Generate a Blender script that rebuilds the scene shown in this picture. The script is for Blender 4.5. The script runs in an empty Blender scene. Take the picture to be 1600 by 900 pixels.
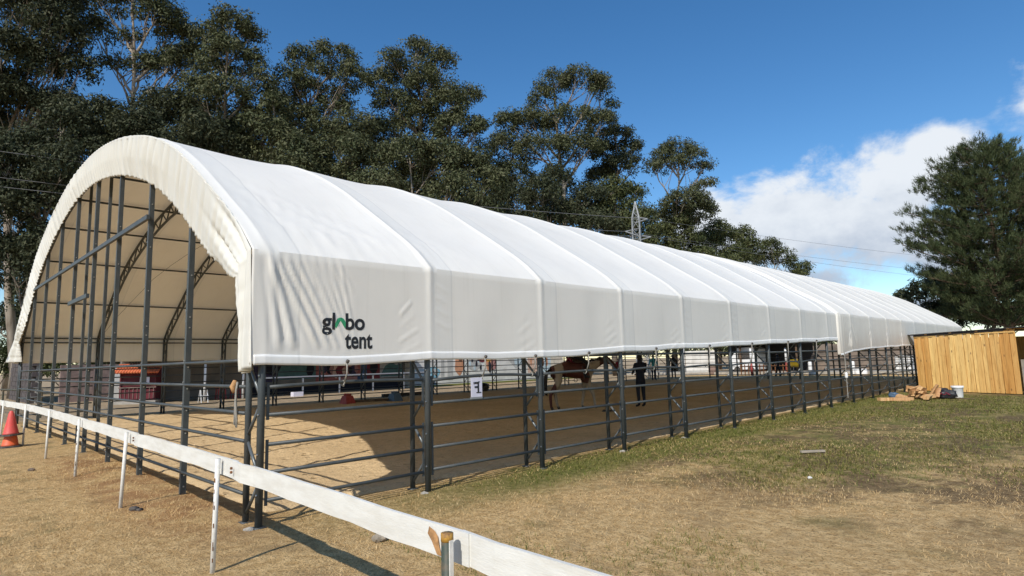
import bpy, bmesh, math, random
import numpy as np
from mathutils import Vector, Matrix
random.seed(7); RNG = np.random.default_rng(11)
SC = bpy.context.scene
COL = SC.collection
PI = math.pi

# ------------------------------------------------------------------ camera
CAM = np.array([6.337, -2.616, 1.60])
YAW, PITCH, ROLL, FPX = math.radians(-45.1285), math.radians(6.903), math.radians(-1.449), 945.7
FW = np.array([math.sin(YAW)*math.cos(PITCH), math.cos(YAW)*math.cos(PITCH), math.sin(PITCH)])
_r = np.array([math.cos(YAW), -math.sin(YAW), 0.0]); _u = np.cross(_r, FW)
RT = _r*math.cos(ROLL) + _u*math.sin(ROLL); UP = -_r*math.sin(ROLL) + _u*math.cos(ROLL)
def at(px, py, t):
    """point of the place seen in direction (px,py) of the photograph at depth t metres"""
    return CAM + (FW + RT*(px-800)/FPX - UP*(py-450)/FPX)*t
cd = bpy.data.cameras.new('camera'); cam = bpy.data.objects.new('camera', cd); COL.objects.link(cam)
cd.sensor_width = 36; cd.lens = 36*FPX/1600; cd.clip_end = 6000; cd.clip_start = 0.05
cam.matrix_world = Matrix(((RT[0], UP[0], -FW[0], CAM[0]), (RT[1], UP[1], -FW[1], CAM[1]), (RT[2], UP[2], -FW[2], CAM[2]), (0, 0, 0, 1)))
SC.camera = cam

# ------------------------------------------------------------------ node helpers
class NT:
    def __init__(s, tree): s.t = tree; s.n = tree.nodes; s.l = tree.links
    def node(s, ty, **kw):
        n = s.n.new(ty)
        for k, v in kw.items(): setattr(n, k, v)
        return n
    def put(s, sock, v):
        if isinstance(v, bpy.types.NodeSocket): s.l.new(v, sock)
        else: sock.default_value = v
    def m(s, op, a, b=0.0, c=None, clamp=False):
        n = s.node('ShaderNodeMath', operation=op, use_clamp=clamp); s.put(n.inputs[0], a); s.put(n.inputs[1], b)
        if c is not None: s.put(n.inputs[2], c)
        return n.outputs[0]
    def mix(s, f, a, b, blend='MIX'):
        n = s.node('ShaderNodeMix', data_type='RGBA', blend_type=blend)
        s.put(n.inputs[0], f); s.put(n.inputs[6], a if isinstance(a, bpy.types.NodeSocket) else (*a, 1)); s.put(n.inputs[7], b if isinstance(b, bpy.types.NodeSocket) else (*b, 1))
        return n.outputs[2]
    def noise(s, vec, scale, detail=4, rough=0.55, dist=0.0):
        n = s.node('ShaderNodeTexNoise'); s.put(n.inputs['Vector'], vec)
        n.inputs['Scale'].default_value = scale; n.inputs['Detail'].default_value = detail
        n.inputs['Roughness'].default_value = rough; n.inputs['Distortion'].default_value = dist
        return n.outputs['Fac']
    def mapping(s, vec, scale=(1, 1, 1), loc=(0, 0, 0), rot=(0, 0, 0)):
        n = s.node('ShaderNodeMapping'); s.put(n.inputs['Vector'], vec)
        n.inputs['Scale'].default_value = scale; n.inputs['Location'].default_value = loc; n.inputs['Rotation'].default_value = rot
        return n.outputs[0]
    def ss(s, v, lo, hi):
        n = s.node('ShaderNodeMapRange', interpolation_type='SMOOTHSTEP'); s.put(n.inputs[0], v)
        s.put(n.inputs[1], lo); s.put(n.inputs[2], hi); return n.outputs[0]

# ------------------------------------------------------------------ sun and sky
SUNV = Vector((0.335, -0.86, 0.81)).normalized()
ELEV = math.asin(SUNV.z); SROT = math.atan2(SUNV.x, SUNV.y)
sd = bpy.data.lights.new('sun', 'SUN'); so = bpy.data.objects.new('sun', sd); COL.objects.link(so)
sd.energy = 3.0; sd.angle = math.radians(0.53); sd.color = (1.0, 0.945, 0.86)
so.rotation_euler = SUNV.to_track_quat('Z', 'Y').to_euler(); so.location = (20, -40, 40)
W_ = bpy.data.worlds.new('World'); SC.world = W_; W_.use_nodes = True
w = NT(W_.node_tree); w.n.clear()
sky = w.node('ShaderNodeTexSky', sky_type='NISHITA', sun_disc=False, sun_elevation=ELEV, sun_rotation=SROT, altitude=200, air_density=1.0, dust_density=0.15, ozone_density=2.6)
tc = w.node('ShaderNodeTexCoord').outputs['Generated']
sep = w.node('ShaderNodeSeparateXYZ'); w.put(sep.inputs[0], tc)
az = w.m('MULTIPLY', w.m('ARCTAN2', sep.outputs[0], sep.outputs[1]), 180/PI)
el = w.m('MULTIPLY', w.m('ARCSINE', sep.outputs[2]), 180/PI)
LOBES = [(-19.5, 11.3, 7.5, 5.0), (-26, 10, 5, 5.2), (-14, 9.5, 7.5, 3.6), (-11, 12.5, 4.2, 4.2), (-9, 15.0, 3.2, 2.2), (-14, 3.4, 7, 1.0), (-20, 6, 6, 2.0), (-9, 7, 4, 2.0),
         (1, 17, 5, 4.5), (12, 12, 9, 5), (34, 9, 10, 5), (60, 15, 9, 5), (95, 10, 14, 5), (140, 14, 12, 6), (-150, 10, 14, 5), (-105, 12, 12, 5), (-70, 6, 10, 3)]
acc = None
for (a0, e0, sa, se) in LOBES:
    da = w.m('DIVIDE', w.m('SUBTRACT', az, a0), sa); de = w.m('DIVIDE', w.m('SUBTRACT', el, e0), se)
    g = w.m('EXPONENT', w.m('MULTIPLY', w.m('ADD', w.m('MULTIPLY', da, da), w.m('MULTIPLY', de, de)), -0.9))
    acc = g if acc is None else w.m('MAXIMUM', acc, g)
cv = w.mapping(tc, scale=(1, 1, 1.5))
nz = w.noise(cv, 7.5, 12, 0.62, 0.25); nz2 = w.noise(cv, 20, 6, 0.6)
dens = w.m('ADD', acc, w.m('MULTIPLY', w.m('SUBTRACT', nz, 0.5), 1.9))
dens = w.m('ADD', dens, w.m('MULTIPLY', w.m('SUBTRACT', nz2, 0.5), 0.5))
cov = w.m('MULTIPLY', w.ss(dens, 0.26, 0.74), w.ss(acc, 0.10, 0.32))
# thin wisps high up
lit = w.ss(w.m('ADD', w.m('ADD', w.m('MULTIPLY', el, 0.075), w.m('MULTIPLY', nz, 0.9)), w.m('MULTIPLY', nz2, 0.7)), 0.95, 1.95)
ccol = w.mix(lit, (2.4, 2.85, 3.6), (4.9, 5.15, 5.45))
skyt = w.node('ShaderNodeHueSaturation'); w.put(skyt.inputs['Color'], sky.outputs[0]); skyt.inputs['Saturation'].default_value = 1.27; skyt.inputs['Value'].default_value = 0.84
wc = w.mix(w.m('MULTIPLY', cov, 0.97), skyt.outputs[0], ccol)
bg = w.node('ShaderNodeBackground'); w.put(bg.inputs[0], wc); bg.inputs[1].default_value = 0.115
wo = w.node('ShaderNodeOutputWorld'); w.l.new(bg.outputs[0], wo.inputs[0])
vs = SC.view_settings; vs.view_transform = 'Standard'; vs.look = 'None'; vs.exposure = 0.58; vs.gamma = 1.0; vs.use_curve_mapping = False
SC.cycles.max_bounces = 7; SC.cycles.diffuse_bounces = 4; SC.cycles.transparent_max_bounces = 8; SC.cycles.transmission_bounces = 4

# ------------------------------------------------------------------ materials
M = {}
def mat(name, col, rough=0.6, metal=0.0, var=0.0, vscale=6.0, col2=None, bump=0.0, bscale=40.0, stretch=(1, 1, 1), spec=0.5, coord='Object'):
    m = bpy.data.materials.new(name); m.use_nodes = True; t = NT(m.node_tree); p = t.n['Principled BSDF']
    p.inputs['Roughness'].default_value = rough; p.inputs['Metallic'].default_value = metal
    p.inputs['Specular IOR Level'].default_value = spec
    c = t.node('ShaderNodeTexCoord').outputs[coord]
    if var > 0 or col2:
        v = t.mapping(c, scale=stretch); n = t.noise(v, vscale, 6, 0.6)
        if not col2: col2 = tuple(x*(1-var) for x in col)
        t.put(p.inputs['Base Color'], t.mix(t.ss(n, 0.35, 0.68), col, col2))
    else: p.inputs['Base Color'].default_value = (*col, 1)
    if bump > 0:
        b = t.node('ShaderNodeBump'); b.inputs['Strength'].default_value = bump; b.inputs['Distance'].default_value = 0.02
        t.put(b.inputs['Height'], t.noise(t.mapping(c, scale=stretch), bscale, 5, 0.6)); t.l.new(b.outputs[0], p.inputs['Normal'])
    M[name] = m; return m
mat('steel', (0.046, 0.055, 0.058), 0.5, 0.0, 0, 5, col2=(0.066, 0.072, 0.070), bump=0.08, bscale=60)
mat('bolt', (0.55, 0.56, 0.56), 0.35, 0.8)
mat('sunlit_steel', (0.13, 0.145, 0.15), 0.35, 0.3)  # lighter steel: sun on the braces is put into the colour
mat('white_paint', (0.72, 0.71, 0.66), 0.6, 0, 0, 3.5, col2=(0.63, 0.61, 0.55), bump=0.15, bscale=30, stretch=(1, 5, 5))
mat('rust', (0.22, 0.09, 0.03), 0.8, 0, 0.5, 20)
mat('green_paint', (0.035, 0.055, 0.04), 0.6, 0, 0, 14, col2=(0.13, 0.09, 0.05))
mat('yellow_paint', (0.50, 0.27, 0.04), 0.7, 0, 0, 30, col2=(0.16, 0.08, 0.04))
mat('raw_wood', (0.50, 0.27, 0.11), 0.8, 0, 0.5, 18)
mat('cone_red', (0.70, 0.07, 0.06), 0.55, 0, 0, 6, col2=(0.55, 0.09, 0.07), bump=0.1)
mat('cone_orange', (0.80, 0.13, 0.03), 0.55, 0, 0, 6, col2=(0.62, 0.12, 0.05), bump=0.1)
mat('rubber', (0.030, 0.030, 0.032), 0.8, 0, 0, 9, col2=(0.10, 0.085, 0.07))
mat('rope', (0.33, 0.31, 0.27), 0.9, 0, 0.3, 60)
mat('ink', (0.012, 0.013, 0.016), 0.5)
mat('logo_green', (0.03, 0.30, 0.13), 0.5)
mat('sign_white', (0.72, 0.70, 0.80), 0.4, 0, 0.08, 8)
mat('concrete', (0.40, 0.37, 0.32), 0.9, 0, 0, 4, col2=(0.28, 0.26, 0.22), bump=0.3, bscale=25)
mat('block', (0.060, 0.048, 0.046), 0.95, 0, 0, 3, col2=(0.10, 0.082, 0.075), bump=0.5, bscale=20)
mat('pink_plaster', (0.26, 0.18, 0.15), 0.95, 0, 0, 2.5, col2=(0.15, 0.105, 0.09), bump=0.3, bscale=12)
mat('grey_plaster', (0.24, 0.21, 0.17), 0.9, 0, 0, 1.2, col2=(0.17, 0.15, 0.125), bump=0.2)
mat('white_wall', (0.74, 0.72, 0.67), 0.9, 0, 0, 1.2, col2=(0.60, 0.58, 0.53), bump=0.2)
mat('hut_red', (0.13, 0.010, 0.018), 0.7, 0, 0.35, 3)
mat('tile', (0.66, 0.17, 0.06), 0.8, 0, 0, 6, col2=(0.50, 0.12, 0.05))
mat('dark_roof', (0.035, 0.030, 0.028), 0.7, 0, 0.3, 4)
mat('bark', (0.36, 0.31, 0.25), 0.9, 0, 0, 1.6, col2=(0.14, 0.105, 0.075), bump=0.4, bscale=9, stretch=(1, 1, 0.25))
mat('pine_bark', (0.15, 0.10, 0.065), 0.95, 0, 0.5, 6, bump=0.6, bscale=14, stretch=(1, 1, 0.4))
mat('galv', (0.34, 0.35, 0.35), 0.5, 0.3, 0.15, 3)
mat('wire', (0.20, 0.20, 0.20), 0.5, 0.2)
mat('plastic_white', (0.78, 0.78, 0.77), 0.4)
mat('plastic_black', (0.015, 0.014, 0.015), 0.45, bump=0.4, bscale=14)
mat('plastic_blue', (0.07, 0.12, 0.19), 0.45, bump=0.3, bscale=14)
mat('plastic_yellow', (0.78, 0.55, 0.02), 0.4)
mat('paint_red', (0.38, 0.05, 0.045), 0.5, 0, 0.3, 8)
mat('skin', (0.50, 0.30, 0.22), 0.55); mat('hair', (0.02, 0.015, 0.012), 0.6)
mat('navy', (0.012, 0.016, 0.035), 0.85, 0, 0.3, 12); mat('black_cloth', (0.008, 0.008, 0.010), 0.85); mat('jeans', (0.02, 0.03, 0.07), 0.85)
mat('light_blue', (0.10, 0.48, 0.62), 0.85); mat('boot', (0.012, 0.010, 0.010), 0.5); mat('red_cloth', (0.22, 0.015, 0.035), 0.85)
mat('leather', (0.035, 0.018, 0.012), 0.5); mat('hoof', (0.03, 0.025, 0.02), 0.6); mat('horse_dark', (0.012, 0.010, 0.010), 0.7)
mat('plank_side', (0.40, 0.34, 0.26), 0.8, 0, 0.3, 3)
mat('soil', (0.30, 0.15, 0.065), 0.95, 0, 0, 5, col2=(0.38, 0.23, 0.11), bump=0.6, bscale=18)
mat('rubble', (0.20, 0.15, 0.11), 0.95, 0, 0, 1.2, col2=(0.10, 0.08, 0.06), bump=0.8, bscale=5)
mat('stone', (0.38, 0.32, 0.24), 0.9, 0, 0.4, 6, bump=0.4)

def wood_mat(name, c1, c2, knot=True):
    m = bpy.data.materials.new(name); m.use_nodes = True; t = NT(m.node_tree); p = t.n['Principled BSDF']; p.inputs['Roughness'].default_value = 0.65
    oi = t.node('ShaderNodeObjectInfo'); c = t.node('ShaderNodeTexCoord').outputs['Object']
    off = t.node('ShaderNodeVectorMath', operation='ADD'); t.put(off.inputs[0], c)
    cb = t.node('ShaderNodeCombineXYZ'); t.put(cb.inputs[0], t.m('MULTIPLY', oi.outputs['Random'], 31.0)); t.put(cb.inputs[2], t.m('MULTIPLY', oi.outputs['Random'], 57.0)); t.l.new(cb.outputs[0], off.inputs[1])
    v = off.outputs[0]
    g = t.noise(t.mapping(v, scale=(14, 14, 0.9)), 2.0, 5, 0.6, 0.8)
    base = t.mix(oi.outputs['Random'], c1, c2)
    dark = t.mix(1.0, base, (0.72, 0.62, 0.50), 'MULTIPLY')
    col = t.mix(t.ss(g, 0.42, 0.70), base, dark)
    if knot:
        vo = t.node('ShaderNodeTexVoronoi', feature='F1'); t.put(vo.inputs['Vector'], t.mapping(v, scale=(5.5, 5.5, 2.2))); vo.inputs['Scale'].default_value = 1.0
        k = t.m('SUBTRACT', 1.0, t.ss(vo.outputs['Distance'], 0.05, 0.16)); col = t.mix(t.m('MULTIPLY', k, 0.85), col, (0.16, 0.06, 0.02))
    t.put(p.inputs['Base Color'], col)
    b = t.node('ShaderNodeBump'); b.inputs['Strength'].default_value = 0.2; b.inputs['Distance'].default_value = 0.01; t.put(b.inputs['Height'], g); t.l.new(b.outputs[0], p.inputs['Normal'])
    M[name] = m
wood_mat('pine_plank', (0.90, 0.61, 0.23), (0.62, 0.31, 0.08))
wood_mat('split_wood', (0.66, 0.42, 0.20), (0.46, 0.24, 0.10), False)

def fabric_mat(name, col, trans, tw, dirt=0.0, yoff=9.0):
    m = bpy.data.materials.new(name); m.use_nodes = True; t = NT(m.node_tree); p = t.n['Principled BSDF']; out = t.n['Material Output']
    c = t.node('ShaderNodeTexCoord').outputs['Object']
    n = t.noise(t.mapping(c, scale=(1, 1, 0.5)), 1.3, 6, 0.6)
    colr = t.mix(t.m('MULTIPLY', t.ss(n, 0.40, 0.75), 0.5), col, tuple(x*0.90 for x in col))
    spy = t.node('ShaderNodeSeparateXYZ'); t.put(spy.inputs[0], c)
    fr = t.m('FRACT', t.m('DIVIDE', t.m('ADD', spy.outputs[1], yoff), 2.1206)); seam = t.m('SUBTRACT', 1.0, t.ss(t.m('ABSOLUTE', t.m('SUBTRACT', fr, 0.17)), 0.004, 0.009))
    band = t.m('MULTIPLY', t.ss(fr, 0.02, 0.03), t.m('SUBTRACT', 1.0, t.ss(fr, 0.165, 0.17)))
    colr = t.mix(t.m('MULTIPLY', band, 0.28), colr, (0.74, 0.76, 0.74)); colr = t.mix(t.m('MULTIPLY', seam, 0.45), colr, (0.62, 0.63, 0.61))
    stk = t.noise(t.mapping(c, scale=(1.0, 9.0, 0.45)), 1.6, 5, 0.62); colr = t.mix(t.m('MULTIPLY', t.ss(stk, 0.52, 0.74), 0.20), colr, (0.66, 0.64, 0.57))
    if dirt > 0:
        sp = t.node('ShaderNodeSeparateXYZ'); t.put(sp.inputs[0], c)
        dn = t.m('ADD', t.m('MULTIPLY', sp.outputs[2], -1.0), t.m('MULTIPLY', t.noise(t.mapping(c, scale=(1, 1, 0.35)), 2.2, 5, 0.6), 1.1))
        colr = t.mix(t.m('MULTIPLY', t.ss(dn, -2.1, -1.0), dirt), colr, (0.50, 0.42, 0.33))
    t.put(p.inputs['Base Color'], colr); p.inputs['Roughness'].default_value = 0.55; p.inputs['Specular IOR Level'].default_value = 0.25
    b = t.node('ShaderNodeBump'); b.inputs['Strength'].default_value = 0.16; b.inputs['Distance'].default_value = 0.02
    hh = t.m('ADD', t.noise(t.mapping(c, scale=(1, 0.35, 1), rot=(0.5, 0, 0)), 3.2, 4, 0.55, 0.6), t.m('MULTIPLY', t.noise(c, 45, 2, 0.5), 0.05))
    t.put(b.inputs['Height'], hh); t.l.new(b.outputs[0], p.inputs['Normal'])
    tr = t.node('ShaderNodeBsdfTranslucent'); tr.inputs[0].default_value = (*trans, 1)
    mx = t.node('ShaderNodeMixShader'); mx.inputs[0].default_value = tw
    t.l.new(p.outputs[0], mx.inputs[1]); t.l.new(tr.outputs[0], mx.inputs[2]); t.l.new(mx.outputs[0], out.inputs[0])
    M[name] = m
fabric_mat('fabric', (0.92, 0.905, 0.845), (1.0, 0.90, 0.77), 0.22)
fabric_mat('fabric_dirty', (0.91, 0.89, 0.82), (1.0, 0.90, 0.77), 0.22, 0.5, 28.5)
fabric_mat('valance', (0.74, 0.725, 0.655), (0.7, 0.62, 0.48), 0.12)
fabric_mat('hem', (0.90, 0.89, 0.85), (0.5, 0.45, 0.4), 0.05)

def leaf_mat(name, c1, c2, c3, tw=0.18):
    m = bpy.data.materials.new(name); m.use_nodes = True; t = NT(m.node_tree); p = t.n['Principled BSDF']; out = t.n['Material Output']
    c = t.node('ShaderNodeTexCoord').outputs['Object']; gi = t.node('ShaderNodeNewGeometry')
    n = t.noise(c, 0.55, 4, 0.6); rnd = gi.outputs['Random Per Island']
    col = t.mix(t.ss(n, 0.38, 0.62), c1, c2); col = t.mix(t.m('MULTIPLY', t.ss(rnd, 0.55, 1.0), 0.7), col, c3); col = t.mix(t.m('SUBTRACT', 1.0, t.ss(rnd, 0.10, 0.30)), col, tuple(q*0.5 for q in c1))
    t.put(p.inputs['Base Color'], col); p.inputs['Roughness'].default_value = 0.6; p.inputs['Specular IOR Level'].default_value = 0.15
    tr = t.node('ShaderNodeBsdfTranslucent'); t.put(tr.inputs[0], col)
    mx = t.node('ShaderNodeMixShader'); mx.inputs[0].default_value = tw
    t.l.new(p.outputs[0], mx.inputs[1]); t.l.new(tr.outputs[0], mx.inputs[2]); t.l.new(mx.outputs[0], out.inputs[0]); M[name] = m
leaf_mat('euca_leaf', (0.076, 0.092, 0.042), (0.104, 0.112, 0.052), (0.155, 0.152, 0.085))
leaf_mat('euca_dark', (0.046, 0.058, 0.030), (0.064, 0.072, 0.036), (0.105, 0.105, 0.058))
leaf_mat('euca_green', (0.075, 0.094, 0.036), (0.105, 0.115, 0.044), (0.145, 0.145, 0.066))
leaf_mat('pine_leaf', (0.058, 0.082, 0.034), (0.088, 0.106, 0.044), (0.115, 0.122, 0.06), 0.12)
leaf_mat('shrub_leaf', (0.045, 0.062, 0.022), (0.07, 0.085, 0.03), (0.09, 0.10, 0.04))
leaf_mat('straw', (0.73, 0.49, 0.22), (0.42, 0.265, 0.11), (0.90, 0.68, 0.38), 0.1)
leaf_mat('grass_blade', (0.130, 0.160, 0.026), (0.195, 0.185, 0.042), (0.40, 0.31, 0.13), 0.2)

def ground_mat():
    m = bpy.data.materials.new('ground'); m.use_nodes = True; t = NT(m.node_tree); p = t.n['Principled BSDF']
    p.inputs['Roughness'].default_value = 0.95; p.inputs['Specular IOR Level'].default_value = 0.15
    c = t.node('ShaderNodeTexCoord').outputs['Object']; sp = t.node('ShaderNodeSeparateXYZ'); t.put(sp.inputs[0], c)
    X, Y = sp.outputs[0], sp.outputs[1]
    n1 = t.noise(c, 0.45, 6, 0.6); n2 = t.noise(c, 1.7, 6, 0.62); n3 = t.noise(c, 9.0, 6, 0.65); n4 = t.noise(c, 45, 4, 0.6); n5 = t.noise(c, 110, 3, 0.6)
    straw = t.mix(t.ss(n3, 0.38, 0.62), (0.57, 0.365, 0.155), (0.79, 0.55, 0.265))
    straw = t.mix(t.ss(n4, 0.50, 0.66), straw, (0.31, 0.19, 0.08))
    straw = t.mix(t.m('MULTIPLY', t.ss(n2, 0.50, 0.66), 0.55), straw, (0.38, 0.255, 0.125))
    straw = t.mix(t.m('MULTIPLY', t.ss(n5, 0.55, 0.72), 0.7), straw, (0.74, 0.58, 0.32))
    green = t.mix(t.ss(n3, 0.40, 0.62), (0.130, 0.140, 0.030), (0.235, 0.210, 0.066))
    green = t.mix(t.m('MULTIPLY', t.ss(n4, 0.5, 0.7), 0.7), green, (0.34, 0.26, 0.115))
    brown = t.mix(t.ss(n3, 0.4, 0.6), (0.125, 0.08, 0.042), (0.22, 0.15, 0.075))
    # greener with distance along the tent's near side, straw near the camera
    gy = t.m('ADD', t.m('MULTIPLY', Y, 0.16), t.m('MULTIPLY', t.m('SUBTRACT', n1, 0.5), 2.6)); gy = t.m('ADD', gy, t.m('MULTIPLY', t.m('SUBTRACT', n2, 0.5), 1.6))
    gx = t.m('SUBTRACT', gy, t.m('MULTIPLY', t.m('MAXIMUM', t.m('SUBTRACT', X, 1.0), 0.0), 0.11))
    gm = t.m('MULTIPLY', t.ss(gx, 0.30, 1.25), t.m('ADD', 0.45, t.m('MULTIPLY', t.ss(n2, 0.36, 0.60), 0.55)))
    side = t.m('MULTIPLY', t.ss(X, -0.6, 0.15), t.m('SUBTRACT', 1.0, t.ss(X, 0.5, 1.6)))
    side = t.m('MULTIPLY', side, t.ss(t.m('ADD', Y, t.m('MULTIPLY', n2, 2.0)), 0.2, 5.0))
    gm = t.m('MAXIMUM', gm, side); gm = t.m('MULTIPLY', gm, t.ss(X, -0.9, -0.2))
    leftg = t.m('MULTIPLY', t.ss(n2, 0.53, 0.68), t.m('SUBTRACT', 1.0, t.ss(X, -1.0, 1.0))); gm = t.m('MAXIMUM', gm, t.m('MULTIPLY', leftg, 0.35))
    col = t.mix(gm, straw, green)
    bm_ = t.m('MULTIPLY', t.ss(t.noise(t.mapping(c, loc=(7, 3, 0), scale=(1, .6, 1)), 0.95, 7, 0.7), 0.43, 0.57), t.ss(Y, 2.5, 6.0)); bm_ = t.m('MULTIPLY', bm_, t.ss(X, 0.3, 1.5))
    col = t.mix(t.m('MULTIPLY', bm_, 0.85), col, brown)
    # orange soil thrown up along the gable
    so_ = t.m('MULTIPLY', t.m('SUBTRACT', 1.0, t.ss(t.m('ABSOLUTE', t.m('ADD', Y, 0.25)), 0.25, 0.9)), t.m('SUBTRACT', 1.0, t.ss(t.m('ABSOLUTE', t.m('ADD', X, 4.0)), 2.5, 5.5)))
    so_ = t.m('MULTIPLY', so_, t.ss(n2, 0.36, 0.58)); col = t.mix(t.m('MULTIPLY', so_, 0.85), col, (0.40, 0.215, 0.095))
    far = t.ss(X, -21.0, -19.0); sand = t.mix(t.ss(n2, 0.4, 0.6), (0.46, 0.34, 0.21), (0.34, 0.26, 0.16)); col = t.mix(far, sand, col)
    t.put(p.inputs['Base Color'], col)
    b = t.node('ShaderNodeBump'); b.inputs['Strength'].default_value = 1.0; b.inputs['Distance'].default_value = 0.06
    h = t.m('ADD', t.m('MULTIPLY', n3, 0.8), t.m('ADD', t.m('MULTIPLY', n4, 0.55), t.m('MULTIPLY', n5, 0.35))); t.put(b.inputs['Height'], h); t.l.new(b.outputs[0], p.inputs['Normal'])
    M['ground'] = m
ground_mat()
def sand_mat():
    m = bpy.data.materials.new('arena_sand'); m.use_nodes = True; t = NT(m.node_tree); p = t.n['Principled BSDF']; p.inputs['Roughness'].default_value = 0.97; p.inputs['Specular IOR Level'].default_value = 0.1
    c = t.node('ShaderNodeTexCoord').outputs['Object']
    n1 = t.noise(c, 0.5, 5, 0.6); n3 = t.noise(c, 7, 6, 0.65); n4 = t.noise(c, 32, 4, 0.6)
    col = t.mix(t.ss(n1, 0.35, 0.65), (0.68, 0.50, 0.285), (0.58, 0.42, 0.235)); col = t.mix(t.m('MULTIPLY', t.ss(n3, 0.45, 0.65), 0.5), col, (0.42, 0.31, 0.185))
    col = t.mix(t.m('MULTIPLY', t.ss(n4, 0.56, 0.7), 0.6), col, (0.30, 0.215, 0.125))
    t.put(p.inputs['Base Color'], col)
    b = t.node('ShaderNodeBump'); b.inputs['Strength'].default_value = 0.9; b.inputs['Distance'].default_value = 0.04
    vo = t.node('ShaderNodeTexVoronoi', feature='F1'); t.put(vo.inputs['Vector'], c); vo.inputs['Scale'].default_value = 3.6
    hoof = t.ss(vo.outputs['Distance'], 0.10, 0.30); t.put(b.inputs['Height'], t.m('ADD', t.m('ADD', n3, t.m('MULTIPLY', n4, 0.6)), t.m('MULTIPLY', hoof, 0.9))); t.l.new(b.outputs[0], p.inputs['Normal']); M['arena_sand'] = m
sand_mat()

# ------------------------------------------------------------------ mesh helpers
class MB:
    def __init__(s): s.v = []; s.f = []
    def add(s, vs, fs):
        o = len(s.v); s.v += [tuple(map(float, q)) for q in vs]; s.f += [tuple(i+o for i in f) for f in fs]
    def box(s, c, size, R=None):
        hx, hy, hz = size[0]/2, size[1]/2, size[2]/2
        vs = [Vector((x, y, z)) for z in (-hz, hz) for y in (-hy, hy) for x in (-hx, hx)]
        if R is not None: vs = [R @ q for q in vs]
        c = Vector(c); s.add([q+c for q in vs], [(0, 2, 3, 1), (4, 5, 7, 6), (0, 1, 5, 4), (2, 6, 7, 3), (0, 4, 6, 2), (1, 3, 7, 5)]); return s
    def beam(s, a, b, wdt, hgt, up=(0, 0, 1)):
        a, b = Vector(a), Vector(b); d = (b-a); L = d.length; d.normalize(); u = Vector(up)
        if abs(d.dot(u)) > 0.98: u = Vector((1, 0, 0))
        x = d.cross(u).normalized(); z = x.cross(d)
        R = Matrix((x, d, z)).transposed(); return s.box((a+b)/2, (wdt, L, hgt), R)
    def tube(s, pts, rad, n=8, caps=True, squash=None):
        pts = [Vector(q) for q in pts]; k = len(pts)
        rad = [rad]*k if isinstance(rad, (int, float)) else rad
        o = len(s.v); prev = None; rings = []
        for i, q in enumerate(pts):
            d = (pts[min(i+1, k-1)] - pts[max(i-1, 0)]).normalized()
            if prev is None: u = Vector((0, 0, 1)) if abs(d.z) < 0.95 else Vector((1, 0, 0))
            else: u = prev
            x = d.cross(u).normalized(); y = x.cross(d).normalized(); prev = y
            for j in range(n):
                a = 2*PI*j/n; s.v.append(tuple(q + (x*math.cos(a) + y*math.sin(a))*rad[i]))
        for i in range(k-1):
            for j in range(n):
                s.f.append((o+i*n+j, o+i*n+(j+1) % n, o+(i+1)*n+(j+1) % n, o+(i+1)*n+j))
        if caps: s.f.append(tuple(o+j for j in reversed(range(n)))); s.f.append(tuple(o+(k-1)*n+j for j in range(n)))
        return s
    def lathe(s, prof, c=(0, 0, 0), n=20):
        o = len(s.v)
        for (r, z) in prof:
            for j in range(n): a = 2*PI*j/n; s.v.append((c[0]+r*math.cos(a), c[1]+r*math.sin(a), c[2]+z))
        for i in range(len(prof)-1):
            for j in range(n): s.f.append((o+i*n+j, o+i*n+(j+1) % n, o+(i+1)*n+(j+1) % n, o+(i+1)*n+j))
        s.f.append(tuple(o+j for j in reversed(range(n)))); s.f.append(tuple(o+(len(prof)-1)*n+j for j in range(n))); return s
    def mesh(s, name, m, smooth=False, off=(0, 0, 0)):
        me = bpy.data.meshes.new(name); ox, oy, oz = off
        me.from_pydata([(x-ox, y-oy, z-oz) for x, y, z in s.v], [], s.f); me.update()
        if m is not None: me.materials.append(M[m])
        if smooth: me.polygons.foreach_set('use_smooth', [True]*len(me.polygons))
        return me
    def build(s, name, m, parent=None, smooth=False):
        """mesh written in world coordinates; parent chain only has the root's location"""
        return link(name, s.mesh(name, m, smooth, origin(parent)), parent)
def origin(p):
    o = Vector((0, 0, 0))
    while p is not None: o = o + p.location; p = p.parent
    return o
def link(name, me, parent=None, loc=None, rz=None):
    ob = bpy.data.objects.new(name, me); COL.objects.link(ob)
    if parent is not None: ob.parent = parent
    if loc is not None: ob.location = loc
    if rz is not None: ob.rotation_euler.z = rz
    return ob
def tag(o, label=None, cat=None, group=None, kind=None):
    if label: o['label'] = label
    if cat: o['category'] = cat
    if group: o['group'] = group
    if kind: o['kind'] = kind
    return o
def empty(name, loc, label, cat, group=None):
    o = bpy.data.objects.new(name, None); COL.objects.link(o); o.location = loc; o.empty_display_size = 0.2
    return tag(o, label, cat, group)
def npmesh(name, V, F, m, parent=None, smooth=False):
    V = np.asarray(V, np.float32); F = np.asarray(F, np.int32); k = F.shape[1]
    off = origin(parent); V = V - np.array(off, np.float32)
    me = bpy.data.meshes.new(name); me.vertices.add(len(V)); me.vertices.foreach_set('co', V.ravel())
    me.loops.add(F.size); me.loops.foreach_set('vertex_index', F.ravel())
    me.polygons.add(len(F)); me.polygons.foreach_set('loop_start', np.arange(0, F.size, k, dtype=np.int32)); me.polygons.foreach_set('loop_total', np.full(len(F), k, np.int32))
    if smooth: me.polygons.foreach_set('use_smooth', np.ones(len(F), bool))
    me.update(calc_edges=True); me.validate(); me.materials.append(M[m])
    return link(name, me, parent)
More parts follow.
